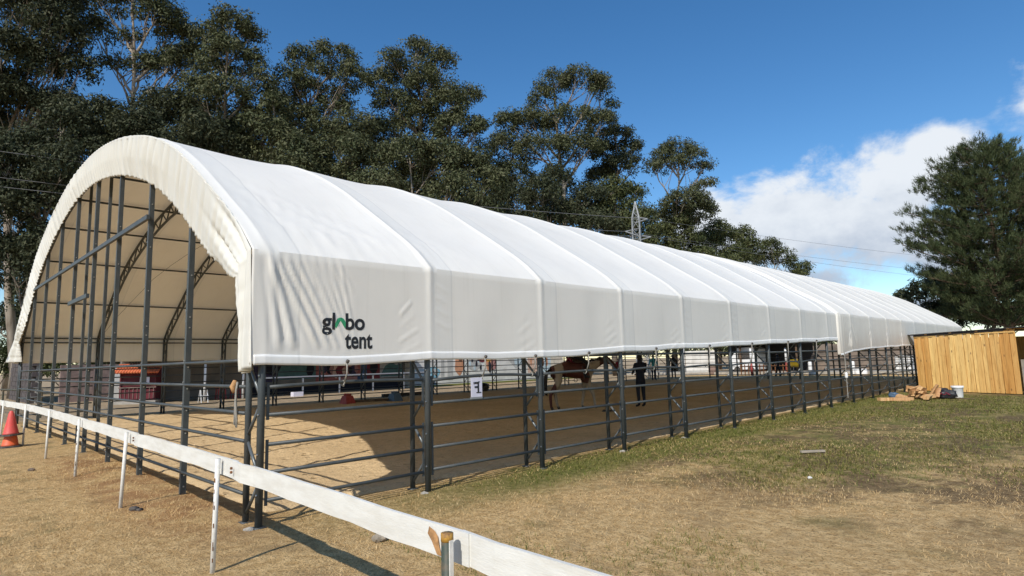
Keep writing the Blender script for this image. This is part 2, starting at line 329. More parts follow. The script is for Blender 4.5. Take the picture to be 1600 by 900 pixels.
def gridfaces(a, b):
    i = np.arange((a)*(b)).reshape(a, b)
    return np.stack([i[:-1, :-1], i[1:, :-1], i[1:, 1:], i[:-1, 1:]], -1).reshape(-1, 4)
_PH = RNG.uniform(0, 6.28, (40, 3)); _DR = RNG.normal(0, 1, (40, 3))
def fbm(x, y, f0=1.0, oc=4, seed=0):
    s = np.zeros_like(np.asarray(x, float)); a = 1.0
    for o in range(oc):
        for k in range(3):
            j = (seed*5 + o*3 + k) % 40; d = _DR[j]; L = math.hypot(d[0], d[1]) + 1e-6
            s = s + a/3*np.sin(f0*(2**o)*(d[0]/L*x + d[1]/L*y) + _PH[j][0] + 1.3*np.sin(f0*(2**o)*0.7*(d[1]/L*x - d[0]/L*y) + _PH[j][1]))
        a *= 0.5
    return s

# ------------------------------------------------------------------ tent measures
L, LG, W, WI = 2.1206, 2.0675, 19.366, 0.33
HK = 2.80
NB1, NB2 = 8, 18
YJ = 18.0

# ================================================================== SETTING
def axis(lo, hi, step, far, grow=1.35):
    a = list(np.arange(lo, hi+1e-6, step)); d = step
    x = lo; pre = []
    while x > -far: d *= grow; x -= d; pre.append(x)
    x = a[-1]; d = step; post = []
    while x < far: d *= grow; x += d; post.append(x)
    return np.array(pre[::-1] + a + post)
gx = axis(-14, 9, 0.11, 2500); gy = axis(-4, 12, 0.11, 2500)
GX, GY = np.meshgrid(gx, gy, indexing='ij')
def relief(x, y):
    inside = (1/(1+np.exp(-(x+W+0.5)*6)))*(1/(1+np.exp((x+0.45)*9)))*(1/(1+np.exp(-(y-0.45)*9)))*(1/(1+np.exp((y-38.0)*6)))
    near = np.exp(-(((x-0)/30)**2 + ((y-6)/30)**2))
    r = near*(0.011*fbm(x, y, 1.6, 5, 1) + 0.006*fbm(x, y, 11, 2, 3))
    mound = 0.045*np.exp(-((y+0.30)/0.35)**2)*np.exp(-((x+4.5)/3.2)**2)*(1+0.5*fbm(x, y, 3, 3, 2))
    return r*(1-inside) + mound*(1-inside) - 0.03*inside
GZ = relief(GX, GY)
g = npmesh('ground', np.stack([GX, GY, GZ], -1).reshape(-1, 3), gridfaces(*GX.shape)[:, ::-1], 'ground', None, True); tag(g, kind='structure')
# arena sand inside the tent
sx = np.concatenate([np.arange(-19.05, -8, 0.35), np.arange(-8, -0.55, 0.14)]); sy = np.concatenate([np.arange(0.25, 9, 0.14), np.arange(9, 38.3, 0.4)])
SX, SY = np.meshgrid(sx, sy, indexing='ij')
ex = np.minimum(np.minimum(SX-sx[0], sx[-1]-SX), np.minimum(SY-sy[0], sy[-1]-SY))
SZ = 0.014 + 0.013*fbm(SX, SY, 5.0, 4, 4) + 0.010*fbm(SX, SY, 15, 2, 6); SZ = np.where(ex < 0.02, -0.05, np.maximum(SZ, -0.008))
SX2 = SX + np.where(SX > -1, 0.06*fbm(SX, SY, 5, 2, 2), 0)
s_ = npmesh('arena_sand', np.stack([SX2, SY, SZ], -1).reshape(-1, 3), gridfaces(*SX.shape)[:, ::-1], 'arena_sand', None, True); tag(s_, kind='structure')

# ================================================================== TENT
HALF = [(0, HK), (0.43, 3.17), (1.26, 3.71), (2.54, 4.49), (3.63, 5.0), (4.73, 5.37), (6.25, 5.75), (8.0, 6.02), (W/2, 6.10)]
FULL = HALF + [(W-d, z) for d, z in HALF[-2::-1]]
def catmull(P, step):
    P = [np.array(q, float) for q in P]; P = [2*P[0]-P[1]] + P + [2*P[-1]-P[-2]]; out = []
    for i in range(1, len(P)-2):
        a, b, c, d = P[i-1:i+3]; n = max(2, int(np.linalg.norm(c-b)/step))
        for k in range(n):
            t = k/n; out.append(0.5*(2*b + (c-a)*t + (2*a-5*b+4*c-d)*t*t + (-a+3*b-3*c+d)*t**3))
    out.append(P[-2]); return np.array(out)
ARC = catmull(FULL, 0.16)
def normals2(P):
    T = np.gradient(P, axis=0); T /= np.linalg.norm(T, axis=1)[:, None]
    return np.stack([-T[:, 1], T[:, 0]], 1)   # d points inward: outward normal is (-dz, +dd)
ARCN = normals2(ARC)
NB_NEAR1 = ([-0.2, 0, .93, 2.15, 4.35, 6.5, 9, 13, 18.2], [1.645, 1.645, 1.632, 1.66, 1.66, 1.735, 1.80, 1.90, 2.01])
NB_NEAR2 = ([17.6, 18.15, 19.1, 20.5, 22.5, 28, 38.6], [1.56, 1.565, 1.66, 1.73, 1.78, 1.88, 1.95])
def strokes_near(y, z, tent):
    """folds in the near wall, metres outward"""
    d = np.zeros_like(y)
    def st(y0, z0, y1, z1, wdt, amp):
        nonlocal d
        ax, az = y1-y0, z1-z0; L2 = ax*ax+az*az; t = np.clip(((y-y0)*ax+(z-z0)*az)/L2, 0, 1)
        dd = np.hypot(y-y0-t*ax, z-z0-t*az); f = amp*np.exp(-(dd/wdt)**2)*np.minimum(1, np.sin(PI*np.clip(t*0.9+0.05, 0, 1))*2.2)
        d = d + f - 0.5*amp*np.exp(-((dd-2.1*wdt)/wdt)**2)*np.minimum(1, np.sin(PI*np.clip(t*0.9+0.05, 0, 1))*2.2)
    if tent == 1:
        for (y0, y1, wd, am) in [(0.02, 0.14, .035, .014), (0.05, 0.30, .034, .022), (0.10, 0.58, .026, .018), (0.22, .72, .024, .013), (.34, .82, .022, .011), (.48, .95, .020, .008), (.60, 1.0, .018, .007), (.72, 1.02, .018, .006), (.85, 1.06, .018, .006)]:
            st(y0, 2.74, y1, 1.78 + 0.05*am/0.02, wd, am)
        for i in range(9):
            st(0.02+i*0.10, 2.78, 0.10+i*0.115, 2.45, .016, .006)
        for n in range(1, 9):
            for k in range(4):
                y1 = n*L - 0.14 - 0.05*k; zz = 1.84 + 0.15*k + 0.03*math.sin(n*5+k)
                st(y1-0.34+0.06*k, zz-0.11, y1, zz+0.05, .020, (.006, .003, .005, .002)[(n+k) % 4])
                if n in (1, 4, 5): st(n*L+0.10, 2.62-0.16*k, n*L+0.30, 2.53-0.16*k, .018, .006)
    else:
        for n in range(9, 15):
            for k in range(3): st(n*L-0.05-0.14*k, 1.78, n*L+0.02-0.04*k, 2.30, .028, .014)
            st(n*L+0.1, 2.6, n*L+0.55, 1.9, .03, .012)
    return d
def cover_disp(sarr, Y, wallmask, roofd, first, tent):
    n = Y/L; a = np.abs(n-np.round(n))*L; u = n-np.floor(n)
    crest = 0.010*np.exp(-(a/0.05)**2) + 0.012*np.exp(-(a/0.05)**2)*np.exp(-(roofd/0.5)**2)
    sag = -0.036*np.sin(PI*u)**0.75
    crest = crest*np.where(Y < 0.5, 0.35, 1.0)*np.where(wallmask > 0, 0.55, 1.0)
    roofk = np.clip(roofd/1.2, 0, 1)
    dsp = crest + sag*(0.30+0.70*roofk)*np.where(wallmask > 0, 0.45, 1.0)
    dsp = dsp + 0.008*np.sin(2*PI*u)*roofk + 0.006*fbm(sarr, Y*1.3, 1.4, 3, 5)
    pv_ = np.abs(np.sin(PI*np.clip(sarr-HK, 0, 99)/2.47)); dsp = dsp - np.where(wallmask > 0, 0, 0.022)*pv_*(0.35+0.65*np.sin(PI*u)**0.5)
    return dsp
def build_cover(root, tent, y0, y1, zb, prong):
    yy = np.unique(np.concatenate([np.arange(y0, min(y1, y0+2.6), 0.028), np.arange(y0, y1, 0.06), [y1]] + [n*L + np.linspace(-0.12, 0.12, 9) for n in range(19) if y0 < n*L < y1]))
    yy = yy[(yy >= y0) & (yy <= y1)]; yy = yy[np.concatenate([[True], np.diff(yy) > 0.006])]
    nw = 36; nf = 8
    A = ARC; na = len(A)
    # near wall t from bottom (0) to knee (1)
    tw_ = np.linspace(0, 1, nw, endpoint=False); zbn = np.interp(yy, *zb); 
    zbn = zbn + 0.018*np.sin(PI*(yy/L % 1))*-1 + 0.006*fbm(yy, yy*0+3, 3.0, 3, 7)
    zbf = 1.94 + 0.01*fbm(yy, yy*0, 2.0, 2, 3)
    if tent == 1 : zbf = zbf - 0.0
    D = np.zeros((nw+na+nf, len(yy))); Z = np.zeros_like(D); ND = np.zeros_like(D); NZ = np.zeros_like(D); WM = np.zeros_like(D); RD = np.zeros_like(D); SS = np.zeros_like(D)
    for i, t in enumerate(tw_):
        D[i] = 0; Z[i] = zbn + (HK-zbn)*t; ND[i] = -1; WM[i] = 1; RD[i] = (HK-Z[i]); SS[i] = Z[i]
    arclen = np.concatenate([[0], np.cumsum(np.linalg.norm(np.diff(A, axis=0), axis=1))])
    for i in range(na):
        D[nw+i] = A[i, 0]; Z[nw+i] = A[i, 1]; n_ = ARCN[i].copy()
        if i == 0: n_ = np.array([-1, 0.45]); n_ /= np.linalg.norm(n_)
        if i == na-1: n_ = np.array([1, 0.45]); n_ /= np.linalg.norm(n_)
        ND[nw+i] = n_[0]; NZ[nw+i] = n_[1]; RD[nw+i] = min(arclen[i], arclen[-1]-arclen[i]); SS[nw+i] = arclen[i]+HK
    for i in range(nf):
        t = (i+1)/nf; D[nw+na+i] = W; Z[nw+na+i] = HK + (zbf-HK)*t; ND[nw+na+i] = 1; WM[nw+na+i] = 1; RD[nw+na+i] = HK-Z[nw+na+i]; SS[nw+na+i] = arclen[-1]+2*HK-Z[nw+na+i]
    YY = np.broadcast_to(yy, D.shape).copy()
    dsp = cover_disp(SS, YY, WM, RD, True, tent) + prong
    nearwall = (D < 0.001)
    dsp = dsp + np.where(nearwall, strokes_near(YY, Z, tent), 0)
    if tent == 1:   # folds running up the roof from the corner of the first bay
        rr = (D > 0) & (D < 3.2)
        for (ya, yb, da, db, am) in [(0.10, 1.5, 1.6, 0.15, .015), (0.06, 1.0, 1.0, .12, .012), (.10, 1.9, 2.1, .18, .010), (.05, .7, .7, .08, .009), (.3, 1.25, .9, .1, .007), (1.2, 2.0, .95, .25, .008), (L+.05, L+.75, .9, .1, .008), (L+.05, L+.55, .6, .08, .007), (L+.1, L+1.0, 1.3, .2, .005)]:
            ax, az = yb-ya, db-da; tt = np.clip(((YY-ya)*ax+(D-da)*az)/(ax*ax+az*az), 0, 1); dd = np.hypot(YY-ya-tt*ax, D-da-tt*az)
            e = np.minimum(1, np.sin(PI*np.clip(tt*.9+.05, 0, 1))*2); dsp = dsp + np.where(rr, (am*np.exp(-(dd/.045)**2) - .5*am*np.exp(-((dd-.095)/.045)**2))*e, 0)
    else:           # loose front edge of the second sheet
        dsp = dsp + 0.05*np.exp(-((YY-y0-0.16)/0.09)**2) - 0.055*np.exp(-((YY-y0)/0.045)**2) + np.where(nearwall, 0.02*np.sin((YY-y0)*34)*np.exp(-((YY-y0)/0.45)**2), 0)
    X = -(D + ND*dsp); Zc = Z + NZ*dsp
    V = np.stack([X, YY, Zc], -1)
    cov = npmesh('roof_cover', V.reshape(-1, 3), gridfaces(*D.shape), 'fabric' if tent == 1 else 'fabric_dirty', root, True)
    me = cov.data; ne = len(me.edges); ev = np.zeros(ne*2, np.int32); me.edges.foreach_get('vertices', ev); ev = ev.reshape(-1, 2); ny = len(yy)
    r0, r1 = ev[:, 0]//ny, ev[:, 1]//ny; ym = yy[ev[:, 0] % ny]; ar = np.abs(ym/L-np.round(ym/L))*L
    sh = (r0 == r1) & ((r0 == nw) | (r0 == nw+na-1)) & (ar > 0.10)
    at_ = me.attributes.new('sharp_edge', 'BOOLEAN', 'EDGE'); at_.data.foreach_set('value', sh)
    md = cov.modifiers.new('thickness', 'SOLIDIFY'); md.thickness = 0.004; md.offset = -1
    # hem: doubled band along the lower edge
    hz = 0.105 if tent == 1 else 0.05
    hv = []; rows = [0.0, 0.25, 0.5, 0.75, 1.0]; sel = yy >= y0+0.03; yh = yy[sel]; zh = zbn[sel]; Xh = X[:, sel]
    for q in rows:
        z = zh - 0.012 + hz*q
        k = np.clip((z-zh)/(HK-zh)*nw, 0, nw-1.001); i0 = k.astype(int); fr = k-i0; cols = np.arange(len(yh))
        xs = Xh[i0, cols]*(1-fr) + Xh[i0+1, cols]*fr
        hv.append(np.stack([xs + 0.005 + 0.002*math.sin(PI*q), yh, z], -1))
    hv = np.array(hv); hem = npmesh('hem', hv.reshape(-1, 3), gridfaces(len(rows), len(yh)), 'hem', root, True)
    md = hem.modifiers.new('thickness', 'SOLIDIFY'); md.thickness = 0.005; md.offset = -1
    return X, Zc, yy, nw

TX, TY = -W/2, 9.0
tent1 = empty('arena_tent', (TX, TY, 0), 'long white fabric arena tent on dark steel arches with open gathered gable', 'tent')
tent2 = empty('arena_tent', (TX, 28.5, 0), 'farther white tent with dust-stained lower curtain joined behind the first tent', 'tent')
X1, Z1, yy1, nw1 = build_cover(tent1, 1, -0.16, 18.06, NB_NEAR1, 0.07)
build_cover(tent2, 2, 17.80, 38.42, NB_NEAR2, 0.10)

# ---- gathered valance round the front gable
def valance():
    low = np.array([[0, z] for z in np.arange(1.60, HK-0.01, 0.04)]); lowf = np.array([[W, z] for z in np.arange(HK-0.04, 1.93, -0.04)])
    fine = catmull(FULL, 0.035); P = np.vstack([low, fine, lowf])
    s = np.concatenate([[0], np.cumsum(np.linalg.norm(np.diff(P, axis=0), axis=1))]); S = s[-1]
    su = np.arange(0, S, 0.030); P = np.stack([np.interp(su, s, P[:, 0]), np.interp(su, s, P[:, 1])], 1)
    N = normals2(P)
    for _ in range(220): N[1:-1] = (N[:-2]+N[1:-1]+N[2:])/3
    N /= np.linalg.norm(N, axis=1)[:, None]
    wk = np.interp(su, [0, .55, 1.15, 1.7, 2.6, 4.5, 7, 11, 13.2, 15.5, 19, 22, 24, S], [.34, .42, .58, .72, .82, .80, .70, .58, .56, .56, .60, .66, .60, .42])
    vv = np.concatenate([[0.0], np.linspace(0.02, 1, 28)])
    ph = np.cumsum(0.030/(0.34 + 0.15*np.sin(su*1.7+np.sin(su*0.9)*2)))*2*PI
    ph2 = su*2*PI/0.21 + 2.2*np.sin(su*1.9); ph3 = su*2*PI/0.13 + 1.5*np.sin(su*3.1)
    amp = (0.060 + 0.018*np.sin(su*1.1+1) + 0.008*np.sin(su*3.7))*np.interp(su, [2.0, 5.5], [.45, 1.0])
    ridge = lambda q: 1 - 2*np.abs(np.sin(q/2))**0.8
    cornr = 1/(1+np.exp((su-2.0)*3.0)); cornf = 1/(1+np.exp(-(su-(S-1.6))*3.0)); hang = np.clip(cornr+cornf, 0, 1)
    rows = []
    for v in vv:
        if v < 0:   # return over the arch edge, lying on the cover
            off = 0.078 + 0.014; y = -0.13 + (-v)*1.2; rows.append(np.stack([-(P[:, 0]+N[:, 0]*off), np.full(len(su), y), P[:, 1]+N[:, 1]*off], -1)); continue
        r = 0.076 - wk*v + 0.006*np.sin(ph3)*(v > 0.93) + 0.007*np.sin(ph)*v*v
        bulge = 0.0
        slant = 0.5*np.sin(su*0.8)*v
        fold = (amp*ridge(ph+slant) + 0.38*amp*np.sin(ph2-slant) + 0.10*amp*np.sin(ph3))*min(1.0, 0.15+1.6*v)*(1-0.72*v*v)
        vfold = 0.075*(1-2*np.abs(np.sin(v*7.5+su*0.9))**0.8) + 0.018*np.sin(v*27+2.2*su)
        y = -0.162 - bulge + fold*(1-0.85*hang) + vfold*hang*min(1, .25+v*3) + 0.10*v
        if v > 0.9: y = y + 0.007*np.sin(ph3)*(1-hang)
        rows.append(np.stack([-(P[:, 0]+N[:, 0]*r), y, P[:, 1]+N[:, 1]*r], -1))
    V = np.array(rows)
    # lower ends: near corner hangs to a point, far corner kicks outward
    for i in range(len(su)):
        k = max(0, 1-su[i]/0.5); V[1:, i, 2] -= 0.06*k*np.linspace(0, 1, len(vv)-1)
        kf = max(0, 1-(S-su[i])/0.75); V[1:, i, 0] -= 0.55*kf*(1-np.linspace(0, 1, len(vv)-1)); V[1:, i, 1] -= 0.15*kf*(1-np.linspace(0, 1, len(vv)-1))
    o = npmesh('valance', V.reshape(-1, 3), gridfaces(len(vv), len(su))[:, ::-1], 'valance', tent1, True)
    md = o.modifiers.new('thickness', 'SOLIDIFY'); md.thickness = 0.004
valance()

# ---- frame: arches, columns, purlins, rails (one mesh per kind, shared)
def arch_meshes():
    a = catmull(FULL, 0.45); n = normals2(a)
    o = MB().tube([(-(p[0]+q[0]*-0.03), 0, p[1]+q[1]*-0.03) for p, q in zip(a, n)], 0.037, 6)
    p_in = [(-(p[0]+q[0]*-0.36), 0, p[1]+q[1]*-0.36) for p, q in zip(a, n)]
    i_ = MB().tube(p_in, 0.035, 6)
    b = catmull(FULL, 0.30); nb = normals2(b); web = MB()
    for k in range(len(b)-1):
        e0, e1 = (-0.04, -0.35) if k % 2 == 0 else (-0.35, -0.04)
        web.tube([(-(b[k][0]+nb[k][0]*e0), 0, b[k][1]+nb[k][1]*e0), (-(b[k+1][0]+nb[k+1][0]*e1), 0, b[k+1][1]+nb[k+1][1]*e1)], 0.019, 5, False)
    return o.mesh('arch_outer_chord', 'steel', True), i_.mesh('arch_inner_chord', 'steel', True), web.mesh('arch_web', 'steel', True)
AO, AI, AW = arch_meshes()
ZI = 2.62
post_o = MB().tube([(0, 0, 0), (0, 0, HK-0.06)], 0.038, 12); post_o.box((0, 0, 0.0), (0.12, 0.12, 0.012)); PO = post_o.mesh('post', 'steel', True)
post_i = MB().tube([(0, 0, 0), (0, 0, ZI)], 0.033, 12); post_i.box((0, 0, 0.0), (0.11, 0.11, 0.012)); PIN = post_i.mesh('inner_post', 'steel', True)
def brace_mesh(sgn, up):
    z0, z1 = (0.0, 0.36) if up else (0.36, 0.0)
    return MB().tube([(0, 0, z0), (-sgn*WI, 0, z1)], 0.018, 7).mesh('brace', 'sunlit_steel', True)
BR = {(s, u): brace_mesh(s, u) for s in (1, -1) for u in (True, False)}
def bolts_mesh(sgn):
    b = MB()
    for z in (0.32, 0.72, 1.12, 1.52): b.tube([(0.02, -0.034, z), (0.02, -0.046, z)], 0.010, 6)
    return b.mesh('bolt', 'bolt')
BO = bolts_mesh(1)
def bracket_mesh():
    b = MB()
    for z0, z1 in ((1.06, 1.44), (0.20, 0.86)): b.box((0, 0, (z0+z1)/2), (0.012, 0.03, z1-z0))
    return b.mesh('rail_bracket', 'steel')
BK = bracket_mesh()
RAILZ = [1.67, 1.39, 1.105, 0.81, 0.535, 0.26]
rail_len = L - 0.16
RM = MB().tube([(0, -rail_len/2, 0), (0, rail_len/2, 0)], 0.0205, 8).mesh('fence_rail', 'steel', True)
rail_g = LG - 0.06
RG = MB().tube([(-rail_g/2, 0, 0), (rail_g/2, 0, 0)], 0.0205, 8).mesh('gable_rail', 'steel', True)
# slightly bowed upper rails as in the photograph
def bowed(k):
    pts = [(0, -rail_len/2 + rail_len*i/8, -0.0 + k*math.sin(PI*i/8)) for i in range(9)]
    return MB().tube(pts, 0.0205, 8).mesh('fence_rail', 'steel', True)
RB = [bowed(k) for k in (0.035, 0.02, -0.012)]
for n in range(NB2+1):
    root = tent1 if n <= NB1 else tent2; o = root.location
    for nm, me in (('arch', AO),):
        a = link('arch', me, root, (0-o.x, n*L-o.y, 0))
        link('inner_chord', AI, a); link('web', AW, a)
    for side in (0, 1):
        sg = 1 if side == 0 else -1; px = 0.0 if side == 0 else -W
        c = link('column', PO, root, (px-o.x, n*L-o.y, 0)); link('inner_post', PIN, c, (-sg*WI, 0, 0))
        zz = 0.08
        for k in range(6):
            link('brace', BR[(sg, k % 2 == 1)], c, (0, 0, zz)); zz += 0.40
        if side == 0 and n < 12: tag(link('bolts', BO, c), kind='stuff')
        if side == 0 and n < 14:
            for dy in ((-0.07, 0.07) if n else (0.07,)): link('rail_bracket', BK, c, (0.0, dy, 0))
    if n < NB2:
        for side in (0, 1):
            px = 0.0 if side == 0 else -W
            for k, z in enumerate(RAILZ):
                link('fence_rail', RB[(n+k) % 2] if (k == 1 and side == 0) else RM, root, (px-o.x, (n+0.5)*L-o.y, z + 0.008*math.sin(n*3+k)))
# purlins along each tent
al = np.concatenate([[0], np.cumsum(np.linalg.norm(np.diff(ARC, axis=0), axis=1))])
for root, y0, y1 in ((tent1, 0, NB1*L+0.9), (tent2, NB1*L+1.0, NB2*L)):
    for s in [0.0] + list(np.linspace(1.9, al[-1]-1.9, 9)) + [al[-1]]:
        i = int(np.argmin(abs(al-s))); p, q = ARC[i], ARCN[i]
        MB().tube([(-(p[0]-q[0]*0.045), y0, p[1]-q[1]*0.045), (-(p[0]-q[0]*0.045), y1, p[1]-q[1]*0.045)], 0.028, 6).build('purlin', 'steel', root, True)
    for X in (-0.05, -W+0.05):
        MB().tube([(X, y0, 2.62), (X, y1, 2.62)], 0.026, 6).build('purlin', 'steel', root, True)
    # tension cables against the roof slope
    for k in range(0, 8 if root is tent1 else 9):
        ya = y0 + k*L
        pts = []
        for s in np.linspace(al[-1]-0.2, al[-1]*0.62, 8):
            i = int(np.argmin(abs(al-s))); p, q = ARC[i], ARCN[i]; f = (al[-1]-s)/(al[-1]*0.38)
            pts.append((-(p[0]-q[0]*0.12), ya + min(f, 1)*L*0.95, p[1]-q[1]*0.12))
        if k % 2 == 1: MB().tube(pts, 0.008, 4).build('tension_cable', 'wire', root)
# gable posts
def arch_z(d):
    a = ARC; i = np.searchsorted(a[:, 0], d); i = min(max(i, 1), len(a)-1); f = (d-a[i-1, 0])/(a[i, 0]-a[i-1, 0]+1e-9); return a[i-1, 1]+(a[i, 1]-a[i-1, 1])*f
for root, gy_ in ((tent1, 0.0), (tent2, NB2*L)):
    for n in range(1, 9):
        d = WI + n*LG; zt = arch_z(d) - 0.30
        gp = MB().box((-d, gy_, zt/2), (0.068, 0.068, zt)); gp.box((-d, gy_, 0.0), (0.12, 0.12, 0.016)); c = gp.build('gable_post', 'steel', root)
        if gy_ == 0.0:
            for dx in ([-0.0] if n not in (4, 5) else [0.0]):
                b = MB()
                for z in [0.16, 0.30, 0.53, 0.83, 1.12, 1.40, 1.68, 2.2, 2.34, 2.9, 3.6, 4.3]:
                    if z < zt-0.1: b.tube([(-d-0.02, gy_-0.034, z+0.035), (-d-0.02, gy_-0.042, z+0.035)], 0.010, 6); b.tube([(-d+0.034, gy_, z-0.05), (-d+0.042, gy_, z-0.05)], 0.010, 6)
                tag(b.build('bolts', 'bolt', c), kind='stuff')
        if n in (4, 5):
            e = 0.30; zt2 = arch_z(d+e*(1 if n == 4 else -1)) - 0.32
            if gy_ == 0.0: MB().box((-d, gy_+0.22, zt/2+.18), (0.055, 0.055, zt+.36)).build('inner_gable_post', 'steel', root)
    for n in range(0, 9):
        for z in [1.68, 1.40, 1.12, 0.83, 0.555, 0.29]:
            o = root.location; xm = -(WI + (n+0.5)*LG)
            link('gable_rail', RG, root, (xm-o.x, gy_-o.y-(0.02 if gy_ == 0 else -0.02), z))
MB().beam((-4.36, -0.065, 4.02), (-16.8, -0.065, 4.10), 0.05, 0.075).build('tie_beam', 'steel', tent1)
MB().beam((-8.65, -0.075, 3.17), (-10.70, -0.075, 3.17), 0.055, 0.085).build('lintel', 'steel', tent1)

# ---- printed logo on the near curtain, following the cloth
def near_x(y, z):
    j = np.clip(np.searchsorted(yy1, y), 1, len(yy1)-1)
    f = (y-yy1[j-1])/(yy1[j]-yy1[j-1]); q = lambda k: float(np.interp(z, Z1[:nw1+1, k], X1[:nw1+1, k])); return q(j-1)*(1-f)+q(j)*f
def text_mesh(body, size, bold=0.0, ext=0.0):
    cu = bpy.data.curves.new('t', 'FONT'); cu.body = body; cu.size = size; cu.offset = bold; cu.resolution_u = 6; cu.extrude = ext
    ob = bpy.data.objects.new('t', cu); COL.objects.link(ob)
    dg = bpy.context.evaluated_depsgraph_get(); me = bpy.data.meshes.new_from_object(ob.evaluated_get(dg)); bpy.data.objects.remove(ob); return me
def text_pieces(me, step=0.014):
    bm = bmesh.new(); bm.from_mesh(me); xs = [v.co.x for v in bm.verts]; ys = [v.co.y for v in bm.verts]
    for x in np.arange(min(xs)+step, max(xs), step): bmesh.ops.bisect_plane(bm, geom=bm.verts[:]+bm.edges[:]+bm.faces[:], plane_co=(x, 0, 0), plane_no=(1, 0, 0))
    for y in np.arange(min(ys)+step, max(ys), step): bmesh.ops.bisect_plane(bm, geom=bm.verts[:]+bm.edges[:]+bm.faces[:], plane_co=(0, y, 0), plane_no=(0, 1, 0))
    return bm
def put_logo(parent, far=False):
    def place(bm, name, m, y0, z0, sxw):
        o = origin(parent)
        for v in bm.verts:
            y = y0 + v.co.x*sxw; z = z0 + v.co.y
            x = (near_x(y, z) + 0.007) if not far else -W-0.085
            v.co = Vector((x, y if not far else 2*2.0-y+0.4, z)) - o
        me = bpy.data.meshes.new(name); bm.to_mesh(me); bm.free(); me.materials.append(M[m]); link(name, me, parent)
    def word(body, y0, y1, zbase, hgt):
        me = text_mesh(body, 0.25, 0.0065); xs = [v.co.x for v in me.vertices]; ys = [v.co.y for v in me.vertices]; x0, x1, yt = min(xs), max(xs), max(ys)
        for v in me.vertices: v.co.x = (v.co.x-x0)/(x1-x0)*(y1-y0); v.co.y = v.co.y/yt*hgt
        place(text_pieces(me), 'logo_lettering', 'ink', y0, zbase, 1.0)
    word('gl', 0.622, 0.788, 2.012, 0.185); word('bo', 0.918, 1.172, 2.012, 0.185); word('tent', 0.912, 1.276, 1.797, 0.165)
    bm = bmesh.new(); pts = []
    for k in range(13): a = PI*k/12; pts.append((0.078*math.cos(a), 0.0+0.100*math.sin(a)**0.75))
    inner = [(-0.075+0.0, 0.0), (0.0, 0.075), (0.075, 0.0)]
    vs = [bm.verts.new((x, y, 0)) for x, y in pts + [(-0.066, -0.026), (0, 0.062), (0.066, -0.026)]]; bm.faces.new(vs); bm.normal_update(); bmesh.ops.triangulate(bm, faces=bm.faces[:], ngon_method='EAR_CLIP')
    me = bpy.data.meshes.new('x'); bm.to_mesh(me); bm.free()
    place(text_pieces(me, 0.014), 'logo_chevron', 'logo_green', 0.855, 2.045, 0.86)
put_logo([c for c in tent1.children if c.name.startswith('roof_cover')][0])
put_logo([c for c in tent1.children if c.name.startswith('roof_cover')][0], True)

# ---- rubber ties from the hem to the upper rail
def tie(y, zb, zr, label):
    r = empty('strap', (0.05, y, zr), label, 'strap', 'straps tying the curtain hem to the rails')
    MB().tube([(0.085, y, zb+0.02), (0.08, y+0.005, (zb+zr)/2), (0.035, y, zr+0.02)], 0.010, 6).build('cord', 'rope', r, True)
    MB().tube([(0.10, y-0.012, zb+0.03), (0.10, y+0.012, zb+0.02)], 0.022, 6).build('hook', 'rubber', r)
    MB().tube([(0.03*math.cos(a), y+0.01*math.sin(3*a), zr+0.032*math.sin(a)) for a in np.linspace(0, 2*PI, 11)], 0.008, 5).build('knot', 'rope', r)
NTH = ['first', 'second', 'third', 'fourth', 'fifth', 'sixth', 'seventh', 'eighth', 'ninth', 'tenth', 'eleventh', 'twelfth']
ties = [0.93, 3.05, 4.06, 5.35, 7.4, 9.5, 11.6, 13.8, 15.9]
for i, y in enumerate(ties):
    tie(y, float(np.interp(y, *NB_NEAR1))-0.01, 1.40, 'thin grey strap tying the curtain hem to the rail, %s from the tent corner' % NTH[i])

# ---- letter board hung on the rail (back of it shows, so the letter reads mirrored)
def letter_board(loc, rz, wdt, hgt, letter, label, mirror=False, ls=0.22):
    r = empty('letter_sign', loc, label, 'sign'); r.rotation_euler.z = rz
    b = MB().box((0, 0, 0), (wdt, 0.006, hgt)).mesh('board', 'sign_white'); link('board', b, r)
    f = MB().box((0, 0.004, -hgt/2-0.012), (wdt+0.01, 0.012, 0.028)).mesh('edge_strip', 'galv'); link('edge_strip', f, r)
    me = text_mesh(letter, ls, 0.004); xs = [v.co.x for v in me.vertices]; ys = [v.co.y for v in me.vertices]; cx, cy = (min(xs)+max(xs))/2, (min(ys)+max(ys))/2
    for v in me.vertices:
        x, y = v.co.x-cx, v.co.y-cy; v.co = Vector(((-x if mirror else x), -0.0065, y))
    me.materials.append(M['ink']); link('letter', me, r); return r
lb = letter_board((0.03, 2.93, 1.26), PI/2, 0.20, 0.26, 'F', 'white board with a black mirrored letter F hung on the near rail', True, 0.20)
# serifs of the letter
ser = MB(); ser.box((0.035, -0.0066, 0.0-0.072), (0.09, 0.001, 0.012)); ser.box((0.04, -0.0066, 0.072), (0.03, 0.001, 0.012)); ser.box((-0.052, -0.0066, 0.058), (0.012, 0.001, 0.03)); link('letter_serif', ser.mesh('letter_serif', 'ink'), lb)

